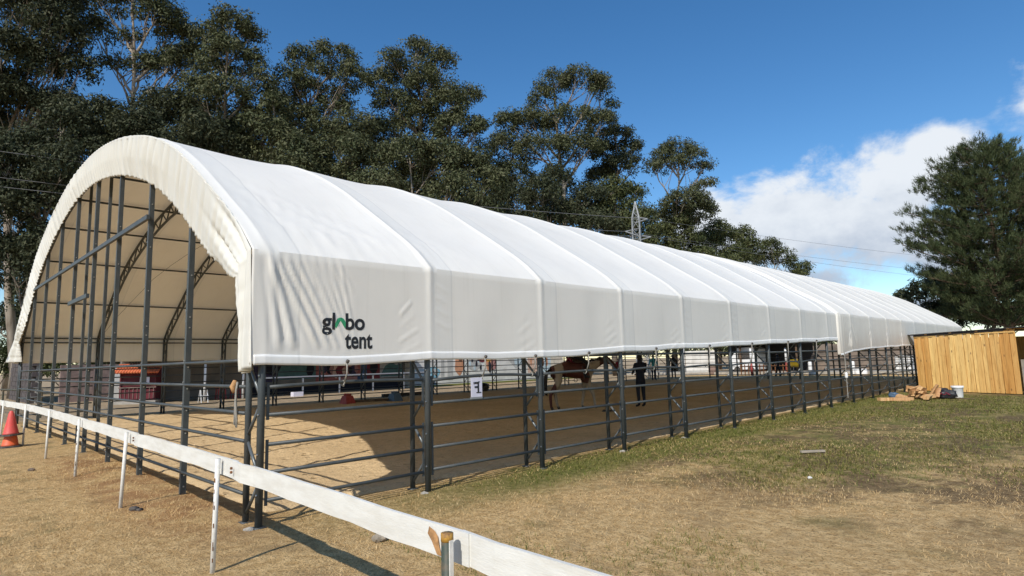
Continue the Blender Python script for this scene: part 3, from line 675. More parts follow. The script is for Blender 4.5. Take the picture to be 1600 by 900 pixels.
# ---- halter rope hung at the gable corner
hr = empty('halter', (-0.52, -0.04, 1.40), 'old rope halter with a brown leather piece hanging on the gable rail end', 'halter')
MB().tube([(-0.52, -0.05, 1.45), (-0.50, -0.07, 1.36), (-0.53, -0.06, 1.25), (-0.49, -0.06, 1.05), (-0.52, -0.05, 0.97), (-0.55, -0.06, 1.0), (-0.54, -0.06, 1.2), (-0.55, -0.05, 1.38)], 0.012, 6).build('rope_loop', 'rope', hr, True)
MB().tube([(-0.54, -0.07, 1.47), (-0.55, -0.085, 1.40), (-0.53, -0.08, 1.34)], [0.02, 0.038, 0.022], 8).build('leather_piece', 'raw_wood', hr, True)
ls_ = empty('loose_strap', (0.12, 18.12, 0), 'pale strap with a white weight hanging from the joined curtain corner', 'strap')
MB().tube([(0.14, 18.10, 1.60), (0.13, 18.12, 1.0), (0.12, 18.13, 0.22)], 0.014, 6).build('cord', 'rope', ls_); MB().lathe([(0.03, 0), (0.045, 0.03), (0.045, 0.14), (0.025, 0.18)], (0.13, 18.12, 0.82), 10).build('weight', 'plastic_white', ls_)

# ================================================================== WHITE RAIL FENCE
fence = empty('rail_fence', (-2.0, -0.68, 0), 'low white painted board rail on slanting white posts before the gable', 'fence')
PXS = [(7.25, -0.95, 0.86, 0.0), (4.206, -0.84, 0.865, 0.0), (1.095, -0.735, 0.885, 0.02), (-2.085, -0.67, 0.885, 0.05), (-5.21, -0.615, 0.885, 0.02), (-8.116, -0.60, 0.90, 0.03), (-11.387, -0.60, 0.90, 0.0), (-14.5, -0.72, 0.90, 0.0), (-17.6, -0.85, 0.90, 0.0)]
for i, (x, y, z, lean) in enumerate(PXS):
    if i == 1:
        p = MB().tube([(x, y-0.085, -0.1), (x, y-0.085, z+0.01)], 0.026, 10).build('post', 'green_paint', fence, True); p['label'] = 'rusty green post with yellow top'
        MB().tube([(x, y-0.085, z-0.022), (x, y-0.085, z+0.012)], 0.0272, 10).build('cap', 'yellow_paint', p, True)
        MB().box((x+0.027, y-0.085, 0.45), (0.006, 0.02, 0.80)).build('paint_streak', 'white_paint', p)
    else:
        p = MB().tube([(x-lean*0.8, y-0.06-lean*0.3, -0.1), (x, y-0.055, z-0.005)], 0.020, 10).build('post', 'white_paint', fence, True)
        if i in (2, 4):
            f = MB()
            for k in range(9): f.box((x+0.012-lean*0.5, y-0.073-lean*.1, 0.10+0.075*k+0.035*math.sin(k*2.7)), (0.010+0.006*math.sin(k*1.7), 0.006, 0.03+0.025*math.sin(k*3.1)**2))
            f.build('bare_metal', 'rust', p)
# boards: joints a little to the right of each post
for i in range(len(PXS)-1):
    a = PXS[i]; b = PXS[i+1]
    xa, xb = a[0]+(0.30 if i > 1 else (0.05 if i else 0.4)), b[0]+(0.30 if i else 0.05)
    def yat(x, q=a, r=b):
        xs = [p[0] for p in PXS][::-1]; return float(np.interp(x, xs, [p[1] for p in PXS][::-1])), float(np.interp(x, xs, [p[2] for p in PXS][::-1]))
    nseg = 14; bd = MB(); th = 0.020
    for k in range(nseg+1):
        x = xa + (xb-0.07-xa)*k/nseg; y, z = yat(x); dy = 0.016*(1 if k == nseg else 0) + 0.003*math.sin(k*0.9+i*2) + (-0.026 if k >= nseg-1 and i else 0)
        z += 0.002*math.sin(k*1.3+i); hgt = 0.138 + 0.003*math.sin(k*2.1+i)
        o = len(bd.v); bd.v += [(x, y-th/2+dy, z-hgt), (x, y-th/2+dy, z), (x, y+th/2+dy, z), (x, y+th/2+dy, z-hgt)]
        if k:
            q = o-4
            for e in range(4): bd.f.append((q+e, o+e, o+(e+1) % 4, q+(e+1) % 4))
    bd.f.append((0, 1, 2, 3)); n_ = len(bd.v); bd.f.append((n_-1, n_-2, n_-3, n_-4))
    bo_ = bd.build('rail_board', 'white_paint', fence)
    if i == 1:
        y, z = yat(3.98); ch = MB()
        ch.add([(4.02, y-0.016, z-0.03), (3.98, y-0.018, z-0.015), (3.965, y-0.016, z-0.05), (4.0, y-0.020, z-0.075), (4.035, y-0.017, z-0.13), (4.07, y-0.016, z-0.132), (4.055, y-0.019, z-0.09), (4.045, y-0.018, z-0.05)], [tuple(range(7, -1, -1))]); ch.build('splintered_patch', 'raw_wood', bo_)
    if i in (1, 2):
        for q in (0.05, 0.08): 
            y, z = yat(xb-0.02); MB().tube([(xb-0.02, y-0.05, z-q), (xb-0.02, y-0.036, z-q)], 0.011, 6).build('nail_head', 'rust', bo_)

# ================================================================== TRAFFIC CONES
def cone(z0, c, label, s=1.0, sh=0.0):
    r = empty('traffic_cone', (-11.22+sh, -0.90, z0), label, 'cone')
    b = MB(); h = 0.21*s
    prof = []
    for k in range(28):
        a = 2*PI*k/28; e = 4; q = (abs(math.cos(a))**e+abs(math.sin(a))**e)**(-1/e); prof.append((math.cos(a)*q*h, math.sin(a)*q*h))
    b.add([(x, y, 0) for x, y in prof]+[(x*.96, y*.96, 0.035) for x, y in prof], [tuple(range(27, -1, -1)), tuple(range(28, 56))]+[(k, (k+1) % 28, 28+(k+1) % 28, 28+k) for k in range(28)])
    link('base', b.mesh('base', 'rubber'), r)
    link('cone_body', MB().lathe([(0.165*s, 0.036), (0.15*s, 0.06), (0.10*s, 0.30*s), (0.055*s, 0.52*s), (0.032*s, 0.58*s), (0.026*s, 0.585*s)], n=24).mesh('cone_body', c, True), r)
    return r
cone(0.0, 'cone_orange', 'orange traffic cone with black base standing on the ground at far left')
c2 = cone(0.25, 'cone_red', 'red traffic cone stacked on top of the orange cone', 0.92, 0.02); c2.rotation_euler = (0.03, -0.02, 0.5)

# ================================================================== PLANK SHED AND WOOD
A = np.array([0.31, 26.39]); B = np.array([3.66, 24.88]); ex_ = (B-A)/np.linalg.norm(B-A); SL = np.linalg.norm(B-A); ey_ = np.array([-ex_[1], ex_[0]])   # ey points away from camera
shed = empty('plank_shed', (A[0], A[1], 0), 'small shed of fresh knotty pine boards with thin dark roof', 'shed'); shed.rotation_euler.z = math.atan2(ex_[1], ex_[0])
def sk(name, mb, m, parent=None): return link(name, mb.mesh(name, m), parent or shed)
HS = lambda x: 2.20 + 0.02*x
x = 0.0; k = 0
while x < SL-0.02:
    wd = random.uniform(0.125, 0.20); wd = min(wd, SL-x); jj = (0.024 if k % 2 else 0.0) + random.uniform(0, .006); top = HS(x) - random.choice([0, 0, 0.02, 0.05])
    mb = MB().box((0, 0, 0), (wd-0.012, 0.022, top-0.03)); pl = sk('plank', mb, 'pine_plank'); pl.location = (x+wd/2, -0.02-jj, top/2+0.015); pl.rotation_euler.y = random.uniform(-0.004, 0.004)
    x += wd; k += 1
for i in range(16):   # left side and rear walls
    mb = MB().box((0, 0, 0), (0.022, 0.15, 2.1)); pl = sk('plank', mb, 'pine_plank'); pl.location = (0.0, 0.09+0.155*i, 1.07)
for i in range(23):
    mb = MB().box((0, 0, 0), (0.155, 0.022, 2.05)); pl = sk('plank', mb, 'pine_plank'); pl.location = (0.08+0.16*i, 2.55, 1.04)
rf = MB().box((SL/2+0.25, 1.30, 2.30), (SL+1.15, 2.86, 0.03), Matrix.Rotation(-0.02, 3, 'Y')); roof = sk('roof', rf, 'dark_roof')
sk('fascia', MB().box((SL/2-0.15, -0.075, 2.245), (SL*0.9, 0.03, 0.07), Matrix.Rotation(-0.02, 3, 'Y')), 'dark_roof', roof)
for xx in (0.55, 1.5, 2.45, 3.5): sk('rafter', MB().box((xx, 1.25, 2.245+0.02*xx), (0.09, 2.72, 0.06)), 'pine_plank')
sk('batten', MB().box((3.0, -0.055, 2.19), (1.3, 0.03, 0.05)), 'pine_plank'); sk('batten', MB().box((0.45, -0.05, 2.165), (0.9, 0.03, 0.05)), 'pine_plank')
for i in range(5):
    mb = MB(); wv = 0.13; mb.add([(-wv/2, 0, 0), (wv/2, 0, 0), (wv/2, 0, 1.55), (0.02, 0, 1.70), (-0.02, 0, 1.70), (-wv/2, 0, 1.55)] + [(-wv/2, .02, 0), (wv/2, .02, 0), (wv/2, .02, 1.55), (0.02, .02, 1.70), (-0.02, .02, 1.70), (-wv/2, .02, 1.55)],
        [(0, 1, 2, 3, 4, 5), (11, 10, 9, 8, 7, 6)] + [(j, 6+j, 6+(j+1) % 6, (j+1) % 6) for j in range(6)]); pk = sk('picket', mb, 'pine_plank'); pk.location = (SL+0.22+0.16*i, 0.20, 0.02)
sk('side_board', MB().box((SL+0.45, -0.02, 0.62), (0.75, 0.025, 1.2)), 'plank_side')
for i in range(8): pl = sk('plank', MB().box((0, 0, 0), (0.15, 0.022, 2.34)), 'dark_roof'); pl.location = (SL+0.1+0.155*i, 1.6, 1.19)  # dark-coloured boards put in to stand for the shade of the opening

wood_lab = []
def wood_piece(loc, size, rot, label, m='split_wood', split=True):
    mb = MB(); lx, ly, lz = size
    if split:   # split log: wedge section
        n = 7; prof = [(0, 0)] + [(ly*math.cos(a), lz*math.sin(a)) for a in np.linspace(0.0, 1.9, n)]
        vs = [(-lx/2, y, z) for y, z in prof] + [(lx/2, y*0.94, z*0.97) for y, z in prof]; k = len(prof)
        mb.add(vs, [tuple(range(k-1, -1, -1)), tuple(range(k, 2*k))] + [(j, (j+1) % k, k+(j+1) % k, k+j) for j in range(k)])
    else: mb.box((0, 0, 0), size)
    o = link('firewood', mb.mesh('firewood', m)); o.location = loc; o.rotation_euler = rot; return tag(o, label, 'firewood', 'timber offcuts piled before the shed')
for i, (dx, dy, rz, ln) in enumerate([(0.0, 0.0, 0.9, 0.75), (0.13, 0.05, 0.75, 0.6), (0.30, 0.07, 0.55, 0.5), (0.25, 0.25, 1.0, 0.9)]):
    wood_piece((0.72+dx, 20.25+dy, 0.06), (ln, 0.16, 0.10), (0, 0.02, rz), ['orange-brown squared block at the left end of the wood pile', 'second squared block from the left end of the wood pile', 'short pale block with round end at the front of the wood pile', 'long beam lying behind the front blocks of the wood pile'][i], split=False)
random.seed(21)
spots = []
for i in range(22):
    f = i/22; lv = 0 if i < 12 else (1 if i < 18 else 2)
    a = [0.95+0.55*((i*0.37) % 1)*1.6, 20.9+1.5*((i*0.61) % 1), 0.05+0.11*lv] if lv == 0 else [1.05+0.5*((i*0.43) % 1), 21.2+0.8*((i*0.57) % 1), 0.06+0.11*lv]
    wood_piece(a, (random.uniform(.32, .5), random.uniform(.11, .16), random.uniform(.09, .14)), (random.uniform(-.4, .4), random.uniform(-.3, .3), random.uniform(0, 3.1)),
               'pale split log in the heap of firewood beside the shed')
wood_piece((1.66, 21.95, 0.20), (0.55, 0.13, 0.10), (0.2, -0.95, 0.7), 'pale split log propped upright against the wood pile')
wood_piece((1.80, 21.85, 0.14), (0.36, 0.14, 0.14), (0.2, -0.9, 1.4), 'triangular pale wood wedge beside the black bag')
def sack(loc, size, m, label, seed, cat='bag'):
    bm = bmesh.new(); bmesh.ops.create_icosphere(bm, subdivisions=3, radius=1.0)
    for v in bm.verts:
        c = v.co.copy(); k = 1 + 0.16*math.sin(5*c.x+seed)*math.sin(4*c.y+2*seed) + 0.12*math.sin(9*c.z+3*c.x+seed); q = lambda t: math.copysign(abs(t)**0.65, t)
        v.co = Vector((q(c.x)*size[0]*k, q(c.y)*size[1]*k, max(q(c.z)*k, -0.9)*size[2]))
    me = bpy.data.meshes.new('plastic_bag'); bm.to_mesh(me); bm.free(); me.materials.append(M[m]); me.polygons.foreach_set('use_smooth', [True]*len(me.polygons))
    o = link('plastic_bag', me); o.location = loc; return tag(o, label, cat)
bk = sack((1.98, 22.0, 0.15), (0.27, 0.20, 0.15), 'plastic_black', 'crumpled black bag with red print between the wood pile and the bucket', 1.0); bk.rotation_euler.z = 0.5
sack((1.78, 22.15, 0.26), (0.22, 0.16, 0.10), 'plastic_black', 'small black bag lying on the wood pile', 2.0)
pr_ = MB()
for k in range(7): pr_.box((-0.24+0.04*k, -0.205, 0.03+0.03*math.sin(k*1.9)), (0.05, 0.012, 0.022))
link('red_print', pr_.mesh('red_print', 'red_cloth'), bk)
sack((0.55, 21.5, 0.10), (0.13, 0.11, 0.12), 'plastic_blue', 'blue plastic bag by the fence behind the wood pile', 3.3)
bu = empty('bucket', (2.16, 22.75, 0), 'white plastic bucket with lid standing against the shed', 'bucket')
link('pail', MB().lathe([(0.14, 0), (0.145, 0.01), (0.168, 0.33), (0.175, 0.335)], n=20).mesh('pail', 'plastic_white', True), bu); link('lid', MB().lathe([(0.185, 0.33), (0.188, 0.335), (0.188, 0.385), (0.175, 0.395), (0.02, 0.395)], n=20).mesh('lid', 'plastic_white', True), bu)
sp_ = MB().tube([(2.15, 22.05, 0.03), (2.75, 21.8, 0.02)], [0.02, 0.012], 6).build('stick', 'pine_bark'); tag(sp_, 'dark thin stick lying in the grass beside the bucket', 'stick')
pk = MB().box((0, 0, 0), (0.40, 0.055, 0.03)); o = link('wood_offcut', pk.mesh('wood_offcut', 'plank_side')); o.location = (2.586, 7.9, 0.03); o.rotation_euler.z = 0.86; tag(o, 'short pale wooden lath lying alone on the grass', 'lath')
def pebble(loc, r, label, m='stone', seed=0):
    bm = bmesh.new(); bmesh.ops.create_icosphere(bm, subdivisions=2, radius=r)
    for v in bm.verts: c = v.co.normalized(); v.co *= 1+0.25*math.sin(4*c.x+seed)*math.cos(3*c.y+seed); v.co.z *= 0.6
    me = bpy.data.meshes.new('stone'); bm.to_mesh(me); bm.free(); me.materials.append(M[m]); o = link('stone', me); o.location = loc; return tag(o, label, 'stone')
pebble((3.3, 5.72, 0.018), 0.03, 'small white stone on the grass nearer than the lath', 'white_wall', 1)
pebble((-1.86, -0.66, 0.03), 0.05, 'dark clod at the foot of a white rail post', 'rubber', 2)
pebble((-1.80, -0.62, 0.02), 0.035, 'smaller dark clod beside the clod at the white post', 'rubber', 3)
pebble((1.35, 0.55, 0.03), 0.07, 'pale stone in the grass just behind the white rail', 'stone', 4)
pebble((-6.6, -1.05, 0.02), 0.05, 'dark stone on bare soil in front of the far rail posts', 'rubble', 5)
# footing stones at the near columns
for n in (0, 1, 3, 4):
    pebble((0.02+0.04*math.sin(n), n*L-0.10, 0.0), 0.055, 'grey concrete lump at the foot of the %s column from the tent corner' % NTH[n], 'concrete', n)

# ================================================================== BEYOND THE ARENA
# long mural wall, shaded under an added, unseen eave for its left part
wall = empty('mural_wall', (-29.2, 18, 0), 'long painted wall with murals beyond the far side of the arena', 'wall')
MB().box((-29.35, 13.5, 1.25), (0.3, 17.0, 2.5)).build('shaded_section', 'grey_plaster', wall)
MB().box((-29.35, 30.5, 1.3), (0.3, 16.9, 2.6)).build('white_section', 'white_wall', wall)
MB().beam((-27.6, 4.6, 2.55), (-27.6, 22.2, 2.55), 3.4, 0.10).build('shade_eave', 'dark_roof', wall)
MB().box((-28.9, 22.1, 1.25), (0.5, 0.14, 2.5)).build('pilaster', 'white_wall', wall)
MCOL = {'teal': (0.10, 0.20, 0.19), 'pink': (0.42, 0.13, 0.11), 'rose': (0.45, 0.22, 0.20), 'ink2': (0.02, 0.02, 0.03), 'violet': (0.06, 0.05, 0.10), 'blue': (0.05, 0.10, 0.20), 'sun': (0.85, 0.42, 0.06), 'skin2': (0.62, 0.30, 0.17), 'brown2': (0.18, 0.09, 0.05), 'cyan': (0.25, 0.50, 0.62), 'lgrey': (0.50, 0.49, 0.46), 'peach': (0.75, 0.52, 0.40), 'maroon': (0.22, 0.04, 0.05), 'cream': (0.70, 0.62, 0.50), 'sky2': (0.55, 0.66, 0.70)}
for k_, c_ in MCOL.items(): mat('mural_'+k_, c_, 0.9, 0, 0.25, 3)
def patch(pts, m, lay=1, closed=True):
    x = -29.2 + 0.006*lay; mb = MB(); k = len(pts)
    vs = [(x, y, z) for y, z in pts] + [(-29.204, y, z) for y, z in pts]
    mb.add(vs, [tuple(range(k)), tuple(range(2*k-1, k-1, -1))] + [(j, k+j, k+(j+1) % k, (j+1) % k) for j in range(k)]); return mb.build('mural_patch', 'mural_'+m, wall)
def blob(cy, cz, ry, rz, m, lay=2, seed=0, n=18): return patch([(cy+ry*math.cos(a)*(1+.18*math.sin(3*a+seed)), cz+rz*math.sin(a)*(1+.15*math.cos(2*a+seed))) for a in np.linspace(0, 2*PI, n, endpoint=False)], m, lay)
def rect(y0, y1, z0, z1, m, lay=1): return patch([(y0, z0), (y1, z0), (y1, z1), (y0, z1)], m, lay)
rect(11.4, 13.0, .75, 2.3, 'violet'); rect(13.0, 15.4, .85, 2.3, 'teal'); rect(15.4, 17.0, .5, 2.3, 'pink'); rect(17.0, 18.3, .45, 2.3, 'rose', 1); rect(18.3, 19.0, .6, 2.3, 'blue'); rect(19.0, 20.0, .6, 2.3, 'maroon'); rect(20.0, 21.9, .75, 2.3, 'lgrey')
rect(11.4, 21.9, 0.02, 0.48, 'ink2', 1)
blob(12.6, 1.6, .5, .5, 'ink2', 2, 1); blob(14.2, 1.25, .55, .32, 'teal', 2, 4); blob(15.0, 1.5, .25, .5, 'ink2', 2, 2)
for i in range(7): blob(15.9+0.42*i, 1.35+0.12*math.sin(i*2), .24, .42, ['rose', 'ink2', 'peach', 'maroon', 'rose', 'violet', 'pink'][i], 2+(i % 2), i); 
for i in range(6): blob(16.0+0.44*i, 1.35+0.1*math.cos(i), .13, .26, ['violet', 'rose', 'maroon', 'peach', 'ink2', 'rose'][i], 4, i+3)
patch([(20.0, .8), (21.9, .8), (21.9, 1.7), (21.3, 1.55), (20.9, 1.75), (20.4, 1.5)], 'teal', 2); blob(20.9, 2.0, .55, .32, 'sun', 3, .5); blob(19.5, 1.5, .3, .5, 'ink2', 3, 2)
# lit white section: figures and lettering in flat paint
rect(22.4, 24.9, .35, 1.2, 'sky2', 1); blob(24.6, .95, .45, .42, 'cyan', 2, 1); blob(24.6, .98, .28, .26, 'white' if False else 'lgrey', 3, 1)
rect(25.2, 25.5, .35, 2.4, 'lgrey', 1); rect(25.8, 26.3, .35, 2.4, 'lgrey', 2); blob(26.9, 1.5, .42, .8, 'skin2', 2, 2); blob(27.05, 1.9, .2, .25, 'brown2', 3, 1)
blob(28.4, 1.6, .7, .6, 'lgrey', 2, 3)
for i in range(6): blob(28.0+.22*i, 1.5+.35*math.sin(i*2.1), .10, .22, 'ink2' if i % 2 else 'sky2', 3, i)
blob(29.2, 1.9, .5, .3, 'maroon', 3, 2); blob(30.0, 1.5, .38, .7, 'skin2', 2, 1); blob(29.9, 1.9, .3, .28, 'sun', 3, 2); blob(30.05, 1.2, .14, .5, 'ink2', 4, 1); blob(30.5, 1.5, .3, .5, 'rose', 3, 4)
patch([(31.6, 2.2), (32.6, 1.3), (33.0, 1.0), (33.3, 1.4), (33.0, 2.3)], 'lgrey', 2); blob(33.2, 1.7, .5, .5, 'sky2', 3, 1); rect(34.4, 36.0, .6, 2.3, 'peach', 1); rect(36.0, 37.3, .6, 2.3, 'sky2', 1); rect(37.3, 38.9, .6, 2.3, 'cream', 1)
for i in range(5): blob(34.8+.5*i, 1.5, .12, .35, 'brown2' if i % 2 else 'skin2', 2, i)
# grass verge along the wall
vb = MB().box((-28.3, 30.5, 0.03), (1.6, 16.5, 0.06)).build('verge', 'grass_blade'); tag(vb, kind='structure')
# white rail in front of the shaded wall
wf = empty('white_rail', (-27.0, 15, 0), 'slim white rail on white posts in front of the shaded mural wall', 'fence')
MB().beam((-27.0, 11.0, 1.03), (-27.0, 22.6, 1.03), 0.05, 0.08).build('top_rail', 'plastic_white', wf)
for y in np.arange(11.2, 22.7, 2.3): MB().beam((-27.0, y, 0), (-27.0, y, 1.0), 0.07, 0.07).build('post', 'plastic_white', wf)
for y, lab in ((10.0, 'tall white pole left of the white rail by the mural wall'), (8.1, 'white pole beside the red stable stall beyond the arena')):
    po = MB().tube([(-26.6, y, 0), (-26.6, y, 2.4)], 0.06, 8).build('white_pole', 'plastic_white', None, True); tag(po, lab, 'pole')
# left: plain walls behind the stable
lw = empty('block_wall', (-37, 0, 0), 'dark block wall at far left behind the tent', 'wall')
bi = 0
for row in range(8):
    for cidx in range(15):
        xx = -44.0 + cidx*0.62 + (0.31 if row % 2 else 0); zz = 0.14+row*0.285
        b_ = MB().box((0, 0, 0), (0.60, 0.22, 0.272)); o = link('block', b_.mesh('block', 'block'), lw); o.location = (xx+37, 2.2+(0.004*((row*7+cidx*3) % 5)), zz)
MB().box((-39.6, 2.38, 1.1), (9.4, 0.16, 2.2)).build('mortar', 'concrete', lw)
pw = MB(); pw.box((-34.3, 6.0, 1.0), (0.25, 5.5, 2.0)); pwo = pw.build('plaster_wall', 'pink_plaster'); tag(pwo, 'sunlit pinkish plaster wall behind the left gable posts', 'wall')
ww = MB().box((-31.5, 7.3, 0.95), (0.25, 4.6, 1.9)).build('whitewashed_wall', 'white_wall'); tag(ww, 'whitewashed low wall left of the red stall', 'wall')
gr_ = empty('pipe_railing', (-27, 0, 0), 'thin green pipe railing at far left beyond the white rail', 'railing')
for z in (0.42, 0.98): MB().tube([(-34, -1.2, z), (-21.5, 0.9, z)], 0.035, 6).build('pipe', 'green_paint', gr_)
for f in (0, .33, .66, 1): MB().tube([(-34+12.5*f, -1.2+2.1*f, 0), (-34+12.5*f, -1.2+2.1*f, 1.0)], 0.035, 6).build('upright', 'green_paint', gr_)
# red stall with tiled roof
hut = empty('red_stall', (-27.4, 5.6, 0), 'dark red wooden stall with bright orange tiled roof and a letter board', 'stall')
hd = Vector((0.50, 0.87, 0)); hn = Vector((0.87, -0.50, 0))    # along front, outward to camera
h0 = Vector((-28.35, 4.55, 0)); hr_ = Matrix((hd, -hn, Vector((0, 0, 1)))).transposed()
def hbox(name, u, v, z, su, sv, sz, m, parent=hut):
    c = h0 + hd*(u*.66+.25) - hn*v + Vector((0, 0, z*.86)); return MB().box(c, (su*.66, sv, sz*.86), hr_).build(name, m, parent)
hbox('back_wall', 1.15, 1.0, 1.0, 2.5, 0.08, 2.0, 'hut_red'); hbox('side_wall', 0.0, 0.5, 1.0, 0.08, 1.0, 2.0, 'hut_red'); hbox('side_wall', 2.3, 0.5, 1.0, 0.08, 1.0, 2.0, 'hut_red')
hbox('counter_front', 1.15, 0.0, 0.50, 2.3, 0.06, 0.62, 'hut_red'); hbox('front_panel', 1.15, 0.1, 1.35, 2.3, 0.05, 0.75, 'hut_red'); hbox('plinth', 1.15, 0.3, 0.09, 2.7, 1.3, 0.18, 'concrete')
for i in range(9): hbox('slat', 0.08+i*0.268, -0.045, 0.60, 0.035, 0.03, 0.6, 'pink_plaster')
hbox('rail_bar', 1.15, -0.06, 0.92, 2.5, 0.05, 0.05, 'pink_plaster')
for i in range(16):
    u = 0.08 + i*0.122
    a = h0 + hd*u - hn*0.55 + Vector((0, 0, 1.90)); b = h0 + hd*(u+0.04) + hn*0.45 + Vector((0, 0, 1.52))
    MB().tube([a, (a+b)/2+Vector((0, 0, .01)), b], [0.056, 0.06, 0.066], 8).build('roof_tile', 'tile', hut, True)
hbox('ridge', 1.1, 0.55, 2.22, 2.9, 0.2, 0.08, 'tile')
letter_board(tuple(h0 + hd*1.30 + hn*0.0 + Vector((0, 0, 1.14))), math.atan2(hd.y, hd.x), 0.42, 0.36, 'K', 'small pale letter board on the front of the red stall', False, 0.34)
# clutter round the stall
def simple(name, mb, m, label, cat, smooth=False): return tag(mb.build(name, m, None, smooth), label, cat)
st = empty('step_stool', (-25.0, 7.6, 0), 'white folding step stool on the far side of the arena', 'stool')
for y in (7.45, 7.75): MB().beam((-25.0, y, 0), (-25.15, y, 0.62), 0.03, 0.03).build('leg', 'plastic_white', st); MB().beam((-25.45, y, 0), (-25.2, y, 0.62), 0.03, 0.03).build('leg', 'plastic_white', st)
MB().box((-25.17, 7.6, 0.63), (0.28, 0.36, 0.03)).build('tread', 'plastic_white', st); MB().box((-25.06, 7.6, 0.32), (0.2, 0.34, 0.03)).build('tread', 'plastic_white', st)
for j, (y, lab) in enumerate(((9.2, 'left pink plastic stool by the far wall'), (9.95, 'right pink plastic stool by the far wall'))):
    s2 = empty('plastic_stool', (-27.5, y, 0), lab, 'stool', 'pink stools by the far wall'); MB().box((-27.5, y, 0.62), (0.5, 0.5, 0.06)).build('seat', 'paint_red', s2)
    for ax_ in (-.2, .2):
        for ay in (-.2, .2): MB().beam((-27.5+ax_, y+ay, 0), (-27.5+ax_*.8, y+ay*.8, 0.6), 0.05, 0.05).build('leg', 'paint_red', s2)
# cone-like jump markers and poles on the sand, far side
def wing(loc, m, label):
    r = empty('jump_block', loc, label, 'jump block'); b = MB()
    b.add([(-.32, -.22, 0), (.32, -.22, 0), (.32, .22, 0), (-.32, .22, 0), (-.16, -.16, .34), (.16, -.16, .34), (.16, .16, .34), (-.16, .16, .34)], [(3, 2, 1, 0), (4, 5, 6, 7), (0, 1, 5, 4), (1, 2, 6, 5), (2, 3, 7, 6), (3, 0, 4, 7)])
    link('body', b.mesh('body', m), r); link('notch_lug', MB().box((-.1, 0, .38), (.09, .2, .1)).mesh('notch_lug', m), r); link('notch_lug', MB().box((.1, 0, .38), (.09, .2, .1)).mesh('notch_lug', m), r)
wing((-16.9, 10.6, 0), 'paint_red', 'red plastic jump block on the arena sand'); wing((-16.3, 12.55, 0), 'plastic_blue', 'blue plastic jump block on the arena sand')
pl_ = MB().tube([(-16.9, 10.8, .09), (-16.4, 12.3, .09)], .05, 8).build('jump_pole', 'pine_bark', None, True); tag(pl_, 'dark jump pole lying between the red and blue blocks', 'pole')
sack((-19.0, 19.9, 0.2), (.55, .4, .26), 'plastic_black', 'dark rounded sack at the far edge of the arena sand', 4.0, 'sack')
bl_ = MB().beam((-18.9, 13.6, .12), (-18.9, 16.6, .12), .2, .16).build('timber_baulk', 'dark_roof'); tag(bl_, 'dark timber lying along the far edge of the arena', 'timber')
bs = MB().box((-25.6, 12.5, .14), (.35, .55, .28)).build('crate', 'sign_white'); tag(bs, 'small lilac crate on the ground below the white rail', 'crate')
# far end
kerb = MB().box((-13.5, 46.6, 0.12), (27, 0.4, 0.24)).build('end_kerb', 'concrete'); tag(kerb, kind='structure')
pv = MB().box((-12.5, 49.7, 0.10), (33, 5.8, 0.20)).build('end_pavement', 'concrete'); tag(pv, kind='structure')
wc_ = empty('white_panel_wall', (-20.2, 47.2, 0), 'bright white panelled wall segment beyond the far end', 'wall')
for i in range(4):
    for j in range(2): MB().box((-21.35+i*0.72, 47.2, 0.62+j*1.0), (0.70, 0.12, 0.98)).build('panel', 'white_wall', wc_)
MB().beam((-21.9, 47.1, 0), (-21.9, 47.1, 2.4), .2, .2).build('post', 'white_wall', wc_)
tb = empty('barrel', (-18.9, 46.7, 0), 'dusty pink barrel before the white panelled wall', 'barrel'); link('drum', MB().lathe([(.36, 0), (.38, .05), (.38, .62), (.36, .68)], n=16).mesh('drum', 'pink_plaster', True), tb); link('lid', MB().lathe([(.40, .68), (.40, .74), (.1, .78)], n=16).mesh('lid', 'rubble', True), tb)
cv_ = empty('caravan', (-17.0, 49.6, 0), 'white rounded caravan front partly hidden behind the posts', 'caravan')
cb_ = MB(); pr2 = [(0, .4), (2.4, .4), (2.4, 2.1), (2.0, 2.3), (.7, 2.25), (.15, 1.5)]
cb_.add([(-18.2+x_, 48.6, z_) for x_, z_ in pr2]+[(-18.2+x_, 50.6, z_) for x_, z_ in pr2], [tuple(range(6)), tuple(range(11, 5, -1))]+[(j, 6+j, 6+(j+1) % 6, (j+1) % 6) for j in range(6)]); cb_.build('body', 'plastic_white', cv_)
MB().box((-16.9, 48.57, 1.6), (1.2, .04, .6)).build('window', 'rubber', cv_)
for xw in (-17.6, -16.4): MB().tube([(xw, 48.55, .32), (xw, 48.75, .32)], .32, 16).build('wheel', 'rubber', cv_)
for (px_, d_, lab) in ((1174, 47.5, 'red pole with white top standing left beyond the far end'), (1229, 49.5, 'red pole with white top standing right, beside the yellow tub')):
    b = at(px_+1, 586, d_); r = empty('marker_pole', (b[0], b[1], 0.04), lab, 'pole', 'red and white poles beyond the far end'); link('lower_part', MB().tube([(0, 0, 0), (0, 0, .95)], .085, 8).mesh('lower_part', 'paint_red', True), r); link('upper_part', MB().tube([(0, 0, .95), (0, 0, 2.1)], .085, 8).mesh('upper_part', 'plastic_white', True), r)
b = at(1243, 581, 48.5); yt = empty('feed_tub', (b[0], b[1], 0.04), 'bright yellow tub on a dark wheeled frame', 'tub'); link('tub', MB().lathe([(.30, .55), (.52, 1.1), (.56, 1.12)], n=14).mesh('tub', 'plastic_yellow', True), yt)
for a in (0, 1.6, 3.1, 4.7): link('leg', MB().tube([(.3*math.cos(a), .3*math.sin(a), .58), (.45*math.cos(a), .45*math.sin(a), 0)], .03, 5).mesh('leg', 'rubber'), yt)
jf = empty('jump_gate', at(1195, 587, 47.0)*np.array([1, 1, 0])+np.array([0, 0, .04]), 'row of low red and brown rails beyond the far end', 'gate'); 
